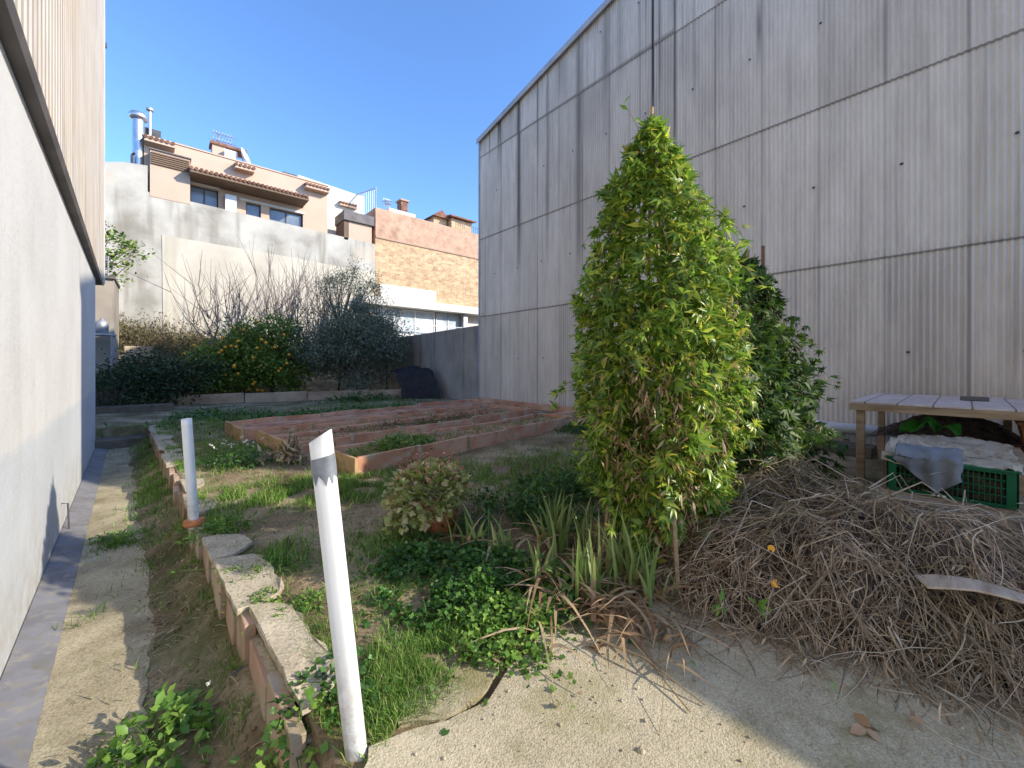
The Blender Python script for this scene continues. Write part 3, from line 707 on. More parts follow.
# rooftop clutter
def P(px, py, Y): return onY(px, py, Y)
rc = thing('chimney_stack', 'beige chimney stack with tiled top beside the antenna', 'chimney', P(222, 165, 29))
a, b = P(212, 160, 29), P(222, 148, 29)
MB().box(a[0], b[0]+.15, 28.8, 29.6, 12.9, b[2]).build('stack', M['beige'], rc)
MB().box(a[0]-.1, b[0]+1.2, 28.7, 29.7, b[2]+.003, b[2]+.16).build('tiled_cap', M['roof_tile'], rc)
a, b = P(224, 166, 28.6), P(237, 155, 28.6)
ac = thing('air_conditioner', 'white air conditioning unit on the roof next to the dish', 'air conditioner', (a[0], 28.6, 13))
MB().box(a[0], b[0], 28.4, 28.9, 13.1, 14.0).build('casing', M['white_paint'], ac, bev=.03)
MB().tube([((a[0]+b[0])/2, 28.39, 13.55), ((a[0]+b[0])/2, 28.36, 13.55)], .32, 16).build('fan_grille', M['galv'], ac)
def yagi(px, pyt, pyb, Y, label):
    t, b = P(px, pyt, Y), P(px, pyb, Y)
    o = thing('tv_antenna', label, 'antenna', b)
    MB().tube([b, t], .03, 6).build('mast', M['galv'], o)
    e = MB(); L = (t[2]-b[2])*.8
    for dz in (0, -.45*L):
        e.tube([(t[0]-.3, Y, t[2]+dz-.05), (t[0]+L, Y-.2, t[2]+dz-.12)], .022, 5)
        for k in range(7): 
            x = t[0]-.2+k*L/6.5; e.tube([(x, Y-.35, t[2]+dz-.08), (x, Y+.35, t[2]+dz-.08)], .014, 4); e.tube([(x, Y, t[2]+dz-.25), (x, Y, t[2]+dz+.12)], .014, 4)
    e.build('elements', M['galv'], o)
yagi(218, 133, 152, 29.2, 'spiky television antenna on the beige house roof left of the dish')
yagi(386, 200, 209, 31, 'faint television antenna standing on the brick building parapet')
d0 = P(243, 157, 28.5)
ds = thing('satellite_dish', 'small white satellite dish on the beige house roof', 'satellite dish', (d0[0], 28.5, 13.2))
dm = Matrix.Translation(d0) @ Matrix.Rotation(R(60), 4, 'Z') @ Matrix.Rotation(R(70), 4, 'X')
dd = MB().lathe((0, 0, 0), [(0, 0), (.2, .02), (.36, .08), (.48, .16), (.47, .18), (.2, .05), (0, .03)], 20); dd.v = [tuple(dm @ Vector(p)) for p in dd.v]
dd.build('dish', M['white_paint'], ds, smooth=True)
MB().tube([(d0[0], 28.6, 13.1), (d0[0], 28.55, d0[2])], .035, 6).build('bracket', M['galv'], ds)
a = P(289, 176, 29.4)
MB().box(a[0]-.45, a[0]+.45, 29.2, 29.9, 12.5, 14.0).build('roof_cowl', M['dark_metal'], bev=.1)
tag(bpy.data.objects['roof_cowl'], 'dark square cowl on the roof left of the white building', 'roof cowl')
# white building behind
wbg = thing('white_building', 'taller white rendered building stepping up behind the beige house', 'building', (10, 29.5, 3))
YW = 29.6
wx0, wx1 = onY(298, 176, YW)[0], onY(364, 196, YW)[0]
prismY([(wx0, 3), (wx1, 3), (wx1, onY(364, 197, YW)[2]), (wx0, onY(299, 175, YW)[2])], YW, YW+6).build('wall', M['white_build'], wbg)
a = onY(345, 203, YW-.4)
tile_eave(a[0]-.3, a[0]+.9, YW, a[2], .3, wbg, name='tiled_ledge')
# terrace block and railing
tb = thing('terrace_block', 'small beige terrace room with dark flat roof at the corner of the brick building', 'terrace room', (9.5, 27.2, 9))
ta, tb1 = onY(348, 230, 27.15), onY(371, 230, 27.15)
MB().box(ta[0], tb1[0], 27.02, 28.6, 9.7, onY(350, 222, 27.15)[2]).build('wall', M['beige'], tb)
MB().box(ta[0]-.35, tb1[0]+.12, 26.85, 28.7, onY(350, 222, 27.15)[2]+.002, onY(350, 222, 27.15)[2]+.62).build('flat_roof', M['flash'], tb)
MB().box(ta[0]-.3, ta[0]-.04, 27.0, 28.6, 9.7, onY(350, 222, 27.15)[2]).build('side_panel', M['beige_dark'], tb)
rl = thing('roof_railing', 'thin metal roof railing at the left corner of the brick building', 'railing', (10.8, 27.5, 12))
r0, r1 = onY(376, 188, 27.6), onY(376, 205, 27.6)
q = MB(); 
for xx, dz in ((r0[0], 0), (r0[0]-.7, -.35)): q.tube([(xx, 27.6+(0 if dz == 0 else 2.3), r1[2]-1.2), (xx, 27.6+(0 if dz == 0 else 2.3), r0[2])], .04, 6)
q.tube([(r0[0], 27.6, r0[2]), (r0[0]-.7, 29.9, r0[2])], .04, 6)
for k in range(12): xx = r0[0]-.7*k/12; q.tube([(xx, 27.6+2.3*k/12, r1[2]-.4), (xx, 27.6+2.3*k/12, r0[2])], .014, 4)
q.build('bars', M['galv'], rl)
# brick building
YK = 27.0
kb = thing('brick_building', 'tall building with bare pink and ochre brick party wall, right of the end wall', 'building', (14, YK, 0))
kx0, kx1 = 11.22, 40
zb = 10.38; zt = 12.35
MB().box(kx0, kx1, YK, YK+10, zb, zt).build('upper_brickwork', M['brick_new'], kb)
MB().box(kx0, kx1, YK+.02, YK+10, 6.12, zb-.002).build('lower_brickwork', M['brick_old'], kb)
MB().box(kx0, kx1, YK-.05, YK+.018, zb-.12, zb).build('brick_ledge', M['brick_band'], kb)
MB().box(kx0+.3, onY(436, 300, YK)[0], YK-.03, YK+.018, 6.12, 7.1).build('white_patch', M['white_build'], kb)
MB().box(kx0-1.2, kx1, YK-.7, YK+.3, 5.55, 6.1).build('concrete_band', M['white_build'], kb)
gx = [onY(p, 320, YK)[0] for p in (386, 408, 436, 452, 461)]
MB().box(kx0, kx1, YK+.3, YK+10, 0, 6.1).build('ground_floor_core', M['white_build'], kb)
window(gx[0]-1, gx[2], 3.6, 5.5, YK, .25, kb, 2, 'white_paint', 'glass_pale', .1)
window(gx[2]+.1, gx[4], 3.6, 5.5, YK, .25, kb, 1, 'galv', 'glass_pale', .1)
MB().box(gx[4]+.05, gx[4]+.45, YK-.3, YK+.28, 0, 5.5).build('column', M['galv'], kb)
MB().box(kx0-1, gx[4], YK-.4, YK+.28, 0, 3.55).build('low_wall', M['white_build'], kb)
rr = MB()
for k in range(30): rr.box(kx0+k*.33, kx0+k*.33+.03, YK-.6, YK-.57, 3.4, 4.35)
rr.box(kx0, kx0+9.6, YK-.61, YK-.56, 4.35, 4.4); rr.build('railing', M['galv'], kb)
# roof things on the brick building
a, b = P(387, 212, 28.2), P(410, 216, 28.2)
MB().box(a[0], b[0]+.3, 27.9, 28.3, 12.2, a[2]+.25).build('white_parapet', M['white_build'], kb)
ck = thing('brick_chimney', 'small brick chimney rising behind the white parapet', 'chimney', (P(403, 205, 29)[0], 29, 12))
a, b = P(400, 210, 29), P(406.5, 203, 29)
MB().box(a[0], b[0], 28.8, 29.5, 12, b[2]).build('stack', M['roof_tile'], ck)
MB().box(a[0]-.1, b[0]+.1, 28.7, 29.6, b[2]+.002, b[2]+.12).build('cap', M['brick_band'], ck)
def rooflet(pxa, pxb, pyt, pyb, Y, label, gable=True):
    o = thing('roof_hut', label, 'rooftop hut', P(pxa, pyb, Y))
    a, b, t = P(pxa, pyb, Y), P(pxb, pyb, Y), P((pxa+pxb)/2, pyt, Y)
    MB().box(a[0]+.25, b[0]-.25, Y, Y+2.5, 12, t[2]-.5).build('wall', M['brick_old'], o)
    if gable: prismY([(a[0], t[2]-.52), (b[0], t[2]-.52), ((a[0]+b[0])/2, t[2]+.1)], Y-.3, Y+2.8).build('roof', M['roof_tile'], o)
    else: MB().add([(a[0], Y-.4, t[2]-.48), (b[0], Y-.4, t[2]-.48), (b[0], Y+3, t[2]+.1), (a[0], Y+3, t[2]+.1), (a[0], Y-.4, t[2]-.36), (b[0], Y-.4, t[2]-.36), (b[0], Y+3, t[2]+.22), (a[0], Y+3, t[2]+.22)],
               [(0, 3, 2, 1), (4, 5, 6, 7), (0, 1, 5, 4), (1, 2, 6, 5), (2, 3, 7, 6), (3, 0, 4, 7)]).build('roof', M['roof_tile'], o)
rooflet(431, 449, 212, 224, 29.5, 'small gabled tiled rooftop hut on the brick building, left of the other hut')
rooflet(449, 474, 215, 228, 29.0, 'wider rooftop hut with tiled lean-to roof next to the warehouse edge', False)
a, b = P(409, 217, 29.3), P(433, 226, 29.3)
MB().box(a[0], b[0]+.5, 29.2, 32, 12, 13.1).build('roof_ridge', M['roof_tile'], kb)
a, b = P(466, 228, 27.6), P(479, 233, 27.6)
rg = MB()
for k in range(14): rg.tube([(a[0]-1+k*.22, 27.6, 12.3), (a[0]-1+k*.22, 27.6, 13.1)], .02, 4)
rg.tube([(a[0]-1, 27.6, 13.1), (a[0]+2, 27.6, 13.1)], .03, 4); rg.build('parapet_railing', M['dark_metal'], kb)

# grey block wall with railing at far left, utility junk below it
gb = thing('block_terrace', 'grey block terrace wall with metal rail beyond the end of the white wall', 'terrace wall', (-1.5, 20, 0))
gxr = atD(114, 300, 14); gz_ = atD(110, 279.5, 14)[2]
MB().box(-6, gxr[0], 19.7, 22, 0, gz_).build('block_wall', M['bound'], gb)
MB().box(-6, gxr[0]+.04, 19.6, 22, gz_+.002, gz_+.1).build('coping', M['flash'], gb)
rq = MB(); zr = atD(110, 258, 14)[2]
for xx in (gxr[0]-.15, gxr[0]-1.0): rq.tube([(xx, 19.75, gz_), (xx, 19.75, zr)], .025, 6)
rq.tube([(gxr[0]-.15, 19.75, zr), (-4, 19.75, zr)], .022, 6); rq.tube([(gxr[0]-.15, 19.75, (zr+gz_)/2), (-4, 19.75, (zr+gz_)/2)], .018, 6)
rq.build('railing', M['galv'], gb)
jr = thing('metal_rack', 'rusty metal rack with shelf standing against the grey block wall', 'rack', (gxr[0]-.5, 19.2, .4))
zs = atD(108, 335, 13.5)[2]
jq = MB()
for xx in (gxr[0]+.0, gxr[0]-.75):
    for yy in (18.8, 19.4): jq.tube([(xx, yy, .0), (xx, yy, zs+.1)], .035, 6)
jq.build('frame', M['galv'], jr); MB().box(gxr[0]-.85, gxr[0]+.08, 18.7, 19.5, zs-.03, zs+.03).build('shelf', M['galv'], jr)
MB().lathe((gxr[0]-.25, 19.1, zs+.031), [(0, 0), (.16, 0), (.17, .35), (.12, .42), (.05, .46), (.05, .52), (0, .52)], 14).build('water_drum', M['galv'], smooth=True)
tag(bpy.data.objects['water_drum'], 'small grey drum standing on the metal rack shelf', 'drum')
MB().box(gxr[0]-.6, gxr[0]-.15, 18.9, 19.3, .95, 1.35).build('red_brick_stack', M['brick'], bev=.02)
tag(bpy.data.objects['red_brick_stack'], 'small stack of reddish bricks under the metal rack', 'brick stack')

# ================================================================== PLANTS helpers
TL, TO, TP, TB = T_lance(), T_oval(), T_palm(), T_lobed()
def rnd_dirs(n, bias=(0, 0, 0), rs=rng):
    d = rs.normal(size=(n, 3)); d /= np.linalg.norm(d, axis=1, keepdims=True)
    return d+np.array(bias)
def tree(name, label, cat, base, trunk_h, cc, rad, nc, per, cr, T, size, lm, bm, trunk_r=.1, group=None, flat=.0, limb_r=.03, fruit=0, seed=1, bias=(0, 0, .1), gaps=.0):
    rs = np.random.RandomState(seed)
    o = thing(name, label, cat, base, group)
    cc = np.array(cc, float); rad = np.array(rad)
    C = []
    while len(C) < nc:
        p = rs.uniform(-1, 1, 3); r = np.linalg.norm(p)
        if r > 1 or r < .35: continue
        if p[2] < -.2 and rs.rand() < flat: continue
        C.append(cc+p*rad*(1+.12*rs.normal()))
    C = np.array(C)
    pts = []; 
    for c in C:
        k = int(per*rs.uniform(.5, 1.4)); rr = cr*rs.uniform(.6, 1.3)
        pts.append(c+rs.normal(size=(k, 3))*rr*np.array([1, 1, .75])*.55)
    Pt = np.concatenate(pts); n = len(Pt)
    out = (Pt-cc); out /= np.linalg.norm(out, axis=1, keepdims=True)+1e-6
    d = rnd_dirs(n, bias, rs)+out*.5
    S = size*rs.uniform(.6, 1.3, n)
    Vv, Ff = inst(T, Pt, frames(d, rnd_dirs(n, (0, 0, 1.2), rs)), S)
    linknp('crown', Vv, Ff, lm, o)
    tb = MB(); b = Vector(base); top = Vector((cc[0]*.5+base[0]*.5, cc[1]*.5+base[1]*.5, base[2]+trunk_h))
    tb.tube([b-Vector((0, 0, .1)), b.lerp(top, .5)+Vector((.06, -.04, 0)), top], trunk_r*1.2, 9, trunk_r*.8)
    for c in C[:: max(1, len(C)//46)]:
        c = Vector(c); m1 = top.lerp(c, .5)+Vector(rs.normal(size=3)*.12)
        tb.tube([top-Vector((0, 0, .1)), m1, c], limb_r, 5, .008)
    tb.build('trunk', bm, o)
    if fruit:
        fm = None
        for k in range(fruit):
            u = rs.normal(size=3); u /= np.linalg.norm(u); u = u+np.array([-.66, -.75, 0])*1.2; u /= np.linalg.norm(u); p = cc+u*rad*1.2+rs.normal(size=3)*.05
            if fm is None:
                fm = MB().lathe((0, 0, 0), [(0, -.06), (.04, -.048), (.06, -.016), (.062, .014), (.042, .046), (0, .06)], 10).build('orange_fruit', M['orange'], o, smooth=True); f = fm
            else: f = fm.copy(); COL.objects.link(f)
            f.matrix_parent_inverse = o.matrix_basis.inverted(); f.location = p
    return o
tree('orange_tree', 'broad leafy orange tree dotted with small fruit, left of the olive tree', 'orange tree', (3.7, 20.3, .05), .9, (3.75, 20.3, 1.8), (1.75, 1.3, 1.5), 110, 130, .6, TO, .13, M['orange_leaf'], M['bark'], .09, 'orange trees', fruit=34, seed=5)
tree('orange_tree', 'smaller darker orange tree merging with the left side of the broad one', 'orange tree', (1.7, 20.9, .05), .8, (1.9, 20.9, 1.3), (1.2, 1.1, .95), 62, 110, .55, TO, .13, M['orange_leaf'], M['bark'], .08, 'orange trees', fruit=10, seed=6)
tree('olive_tree', 'large grey-green olive tree with airy top before the end wall', 'olive tree', (6.9, 18.6, .05), 1.0, (7.0, 18.9, 2.2), (2.2, 1.5, 1.9), 150, 300, .62, TL, .14, M['olive_leaf'], M['pale_bark'], .075, seed=9, flat=.5)
tree('olive_sapling', 'tall loose olive sprouting above the large olive tree in front of the wall', 'olive tree', (6.6, 20.4, .1), 3.2, (6.9, 20.4, 4.9), (1.9, 1.0, 1.7), 44, 110, .45, TL, .12, M['olive_leaf'], M['bark'], .05, seed=12, flat=.3, bias=(0, 0, .5))
tree('olive_sapling', 'small thin olive top beside the brick building window', 'olive tree', (9.0, 20.2, .1), 2.4, (8.6, 20.2, 4.2), (1.1, .8, 1.5), 24, 100, .4, TL, .12, M['olive_leaf'], M['bark'], .04, seed=14, bias=(0, 0, .5))
tree('dark_shrub', 'dense dark shrub in deep shade above the path steps', 'shrub', (.25, 19.0, .1), .4, (.1, 19.2, .95), (1.4, 1.0, .85), 60, 110, .5, TO, .11, M['shrub_leaf'], M['bark'], .05, seed=15)
tree('dark_shrub', 'low dark bush against the end of the white wall', 'shrub', (-1.0, 17.9, .1), .3, (-1.0, 18.2, .75), (.9, .8, .75), 34, 80, .45, TO, .10, M['shrub_leaf'], M['bark'], .04, seed=16)
tb_ = atD(112, 255, 14.6)
tree('terrace_bush', 'yellow-green bush leaning out above the grey block terrace', 'bush', (tb_[0]-.6, 21, gz_), .4, (tb_[0]-.35, 21, tb_[2]+.1), (1.1, .6, .8), 22, 60, .4, TO, .14, M['orange_leaf'], M['bark'], .03, seed=17, bias=(.3, 0, .2))
# dry scrub on the slope
def scrub(cx, cyy, r, h, n, label, seed, lm='scrub'):
    rs = np.random.RandomState(seed)
    o = thing('dry_scrub', label, 'scrub', (cx, cyy, terrain(cx, cyy)), 'dry scrub on the back slope')
    p = rs.normal(size=(n, 2))*np.array([r[0], r[1]])*.5+np.array([cx, cyy])
    zz = np.array([terrain(a, b) for a, b in p])
    hh = h*(.4+.8*rs.rand(n))*np.array([.7+.7*nz(a, b, 1.3, seed) for a, b in p])
    K = 4; paths = np.zeros((n, K, 3)); 
    lean = rs.normal(size=(n, 2))*.35
    for k in range(K):
        t = k/(K-1); paths[:, k, 0] = p[:, 0]+lean[:, 0]*hh*t**1.4; paths[:, k, 1] = p[:, 1]+lean[:, 1]*hh*t; paths[:, k, 2] = zz-.05+hh*t
    tv = tubes(paths, np.full(n, .012), np.full(n, .004))
    linknp('stems', *tv, M['vine_stem'], o)
    m = n*7; ii = rs.randint(n, size=m); t = rs.rand(m)**.7
    Q = paths[ii, 0]*(1-t)[:, None]+paths[ii, -1]*t[:, None]+rs.normal(size=(m, 3))*.08
    linknp('leaves', *inst(TL, Q, frames(rnd_dirs(m, (0, 0, .4), rs), None, rs), .15*rs.uniform(.6, 1.4, m)), M[lm], o)
scrub(1.2, 24.6, (2.2, 1.6), 1.2, 420, 'brown dry scrub climbing the slope below the end wall', 21)
scrub(-1.0, 25.5, (1.8, 1.2), 1.7, 380, 'taller reddish dry scrub at the left foot of the end wall', 22)
scrub(-.6, 22.2, (1.6, 1.2), .8, 260, 'low green and straw scrub beside the block terrace', 23)
scrub(4.5, 25.0, (3.0, 1.2), .9, 300, 'straw coloured scrub behind the bare fig tree', 24)
# planter blocks and debris on slope
a = atD(139, 353, 17)
MB().box(a[0]-.45, a[0]+.45, a[1]-.2, a[1]+.2, a[2]-.6, a[2]+.28).build('masonry_block', M['kerb'], bev=.03)
tag(bpy.data.objects['masonry_block'], 'square pinkish masonry block half way up the slope, lit by the sun', 'masonry block')
for (px, py, dd_, lab) in ((177, 389, 15.0, 'crumpled white plastic sheet lying under the dark shrub'), (162, 335, 20, 'small scrap of white plastic caught on the slope')):
    a = atD(px, py, dd_); mb = MB(); nn = 8
    sc = .42 if dd_ < 16 else .3
    vs = [(a[0]+(i/nn-.5)*2*sc, a[1]+(j/nn-.5)*sc, a[2]+.12*sc*3*nz(i, j, .6, dd_)+.12*(1-abs(i/nn-.5)*2)) for j in range(nn+1) for i in range(nn+1)]
    mb.add(vs, [(j*(nn+1)+i, j*(nn+1)+i+1, (j+1)*(nn+1)+i+1, (j+1)*(nn+1)+i) for j in range(nn) for i in range(nn)])
    tag(mb.build('plastic_sheet', M['white_plastic']), lab, 'plastic sheet')
# bare fig tree
def bare_tree(base, n0, reach, H, label, seed, mname='twig_grey'):
    rs = np.random.RandomState(seed)
    o = thing('bare_fig_tree', label, 'tree', base, 'bare fig trees')
    tk = MB(); br = []
    b = Vector(base)
    tk.tube([b, b+Vector((.05, 0, .5)), b+Vector((0, 0, .9))], .12, 9, .09)
    tops = []
    for i in range(n0):
        a = 2*PI*i/n0+rs.rand()*.5; L = reach*rs.uniform(.6, 1)
        m1 = b+Vector((math.cos(a)*L*.45, math.sin(a)*L*.3, .9+H*.12)); m2 = b+Vector((math.cos(a)*L*.8, math.sin(a)*L*.5, .9+H*.22+rs.rand()*.3)); e = b+Vector((math.cos(a)*L, math.sin(a)*L*.6, .9+H*rs.uniform(.4, .6)))
        tk.tube([b+Vector((0, 0, .8)), m1, m2, e], .06, 6, .02)
        for q in range(9):
            t = rs.uniform(.25, 1); s = m1.lerp(e, t)
            tops.append(s)
    tk.build('trunk', M[mname], o)
    paths = []
    for s in tops:
        for q in range(2):
            dx, dy = rs.normal(size=2)*.35; h = H*rs.uniform(.25, .65)
            paths.append([(s.x+dx*h*t**.6+.05*rs.normal(), s.y+dy*h*t**.6, s.z+h*t) for t in np.linspace(0, 1, 5)])
            if rs.rand() < .7:
                p = paths[-1][2]; dx, dy = rs.normal(size=2)*.5; h = h*.5
                paths.append([(p[0]+dx*h*t, p[1]+dy*h*t, p[2]+h*t) for t in np.linspace(0, 1, 5)])
    paths = np.array(paths)
    linknp('twigs', *tubes(paths, np.full(len(paths), .016), np.full(len(paths), .004), 4), M[mname], o)
bare_tree((3.9, 22.6, .5), 9, 3.8, 4.6, 'bare spreading fig tree with upright grey shoots behind the orange trees', 31)
bare_tree((5.6, 23.0, .6), 6, 2.2, 5.6, 'second bare tree with tall thin shoots beside the olive', 32)

# far planter kerb
kb_ = MB()
x = .55
pts = [(.5, 18.9), (2.5, 18.6), (4.6, 18.0), (6.9, 17.2), (8.2, 16.6), (9.3, 16.2)]
for a, b in zip(pts[:-1], pts[1:]):
    d = Vector((b[0]-a[0], b[1]-a[1], 0)).normalized(); nrm = Vector((-d.y, d.x, 0))*.12
    A, B = Vector((*a, 0)), Vector((*b, 0))-d*.03
    z = .30+.05*math.sin(a[0]*3)
    kb_.hexa([A+Vector((0, 0, -.3)), B+Vector((0, 0, -.3)), B+nrm+Vector((0, 0, -.3)), A+nrm+Vector((0, 0, -.3))], [A+Vector((0, 0, z)), B+Vector((0, 0, z+.03)), B+nrm+Vector((0, 0, z+.03)), A+nrm+Vector((0, 0, z))])
tag(kb_.build('planter_kerb', M['kerb'], bev=.015), 'long low concrete kerb in front of the orange and olive trees', 'kerb')
# black tarp
a0 = atD(402, 396, 17.0); a1 = atD(441, 396, 17.0)
mb = MB(); nn = 12; hz = atD(420, 366, 17)[2]
prof = []
for j in range(nn+1):
    for i in range(nn+1):
        u, v = i/nn, j/nn
        X_ = a0[0]+(a1[0]-a0[0])*u; Yb = a0[1]+(a1[1]-a0[1])*u
        z = hz*math.sin(min(1, v*1.6)*PI/2)*(1-.25*abs(u-.6))+.08*nz(i, j, .5, 3)
        mb.v.append((X_+.08*nz(i, j, .7, 5), Yb+v*1.3+.12*nz(i, j, .5, 8), max(z, -.1) if v > 0 else -.1))
mb.f = [(j*(nn+1)+i, j*(nn+1)+i+1, (j+1)*(nn+1)+i+1, (j+1)*(nn+1)+i) for j in range(nn) for i in range(nn)]
tag(mb.build('black_tarp', M['black_plastic'], smooth=True), 'black tarpaulin draped over a heap against the boundary wall', 'tarpaulin')

# ================================================================== RAISED BEDS
be1 = Vector((math.cos(R(9)), math.sin(R(9)), 0)); be2 = Vector((-math.sin(R(5)), math.cos(R(5)), 0))
BO = Vector(onZ(354, 459, .24)); BO.z = 0
BZ = .24
def bedp(s, t, z): p = BO+be1*s+be2*t; return Vector((p.x, p.y, z))
def bbox(mb, s0, s1, t0, t1, z0, z1, jit=0):
    j = [random.uniform(-jit, jit) for _ in range(4)]
    mb.hexa([bedp(s0, t0, z0), bedp(s1, t0, z0), bedp(s1, t1, z0), bedp(s0, t1, z0)],
            [bedp(s0, t0+j[0], z1+j[2]), bedp(s1, t0+j[1], z1+j[3]), bedp(s1, t1+j[1], z1+j[3]), bedp(s0, t1+j[0], z1+j[2])])
def slabrow(parent, s0, s1, t, tone='terracotta'):
    s = s0
    while s < s1-.05:
        L = min(random.uniform(.98, 1.04), s1-s)
        mb = MB(); bbox(mb, s, s+L-.012, t, t+.05, -.1, BZ+random.uniform(-.012, .012), .018); mb.build('side_slab', M[tone], parent, bev=.006)
        if s+L < s1-.1:
            pg = MB(); bbox(pg, s+L-.04, s+L+.02, t-.012, t+.062, -.1, BZ+.012, .006); pg.build('mortar_joint', M['mortar'], parent, bev=.004)
        s += L
def bed(s0, s1, rows, label, seed):
    o = thing('raised_bed', label, 'raised bed', bedp(s0, rows[0], 0), 'terracotta raised beds')
    for r in rows: slabrow(o, s0+.06, s1, r)
    mb = MB(); bbox(mb, s0, s0+.055, rows[0]-.02, (rows[0]+rows[-1])/2-.015, -.1, BZ+.005, .01); bbox(mb, s0+.01, s0+.06, (rows[0]+rows[-1])/2, rows[-1]+.07, -.1, BZ+.01, .01)
    mb.build('end_slab', M['bed_end'], o, bev=.006)
    mb = MB(); bbox(mb, s1, s1+.055, rows[0]-.02, rows[-1]+.07, -.1, BZ); mb.build('end_slab', M['terracotta'], o, bev=.006)
    n1, n2 = 60, 14; vs = []
    for j in range(n2+1):
        for i in range(n1+1):
            s = s0+.05+(s1-s0-.05)*i/n1; t = rows[0]+.04+(rows[-1]-rows[0]-.03)*j/n2; vs.append(bedp(s, t, BZ-.09+.03*nz(s, t, 3, seed)))
    link('bed_soil', vs, [(j*(n1+1)+i, j*(n1+1)+i+1, (j+1)*(n1+1)+i+1, (j+1)*(n1+1)+i) for j in range(n2) for i in range(n1)], M['red_soil'], o)
M['red_soil'] = pm('reddish_soil', [(.3, (.26, .14, .085)), (.5, (.44, .24, .155)), (.7, (.50, .32, .22))], 3, 7, .95, 18, .03, .8, spots=((.09, .06, .04), 4, .55, .7, (1, 1, 1)))
bed(0, 5.6, [0, .95], 'nearest raised bed with side slabs running toward the warehouse and grass inside', 1)
bed(-.25, 6.2, [1.75, 2.75, 3.55], 'middle double raised bed with weathered terracotta sides', 2)
bed(-.42, 7.0, [3.95, 5.3], 'farthest raised bed with flat reddish soil', 3)
mb = MB(); mb.box(7.2, 9.3, 7.2, 7.32, -.1, .18)
mb.box(9.25, 9.38, 3.5, 12.6, -.1, .2); tag(mb.build('brick_edging', M['terracotta'], bev=.01), 'low terracotta edging at the foot of the warehouse wall', 'edging')

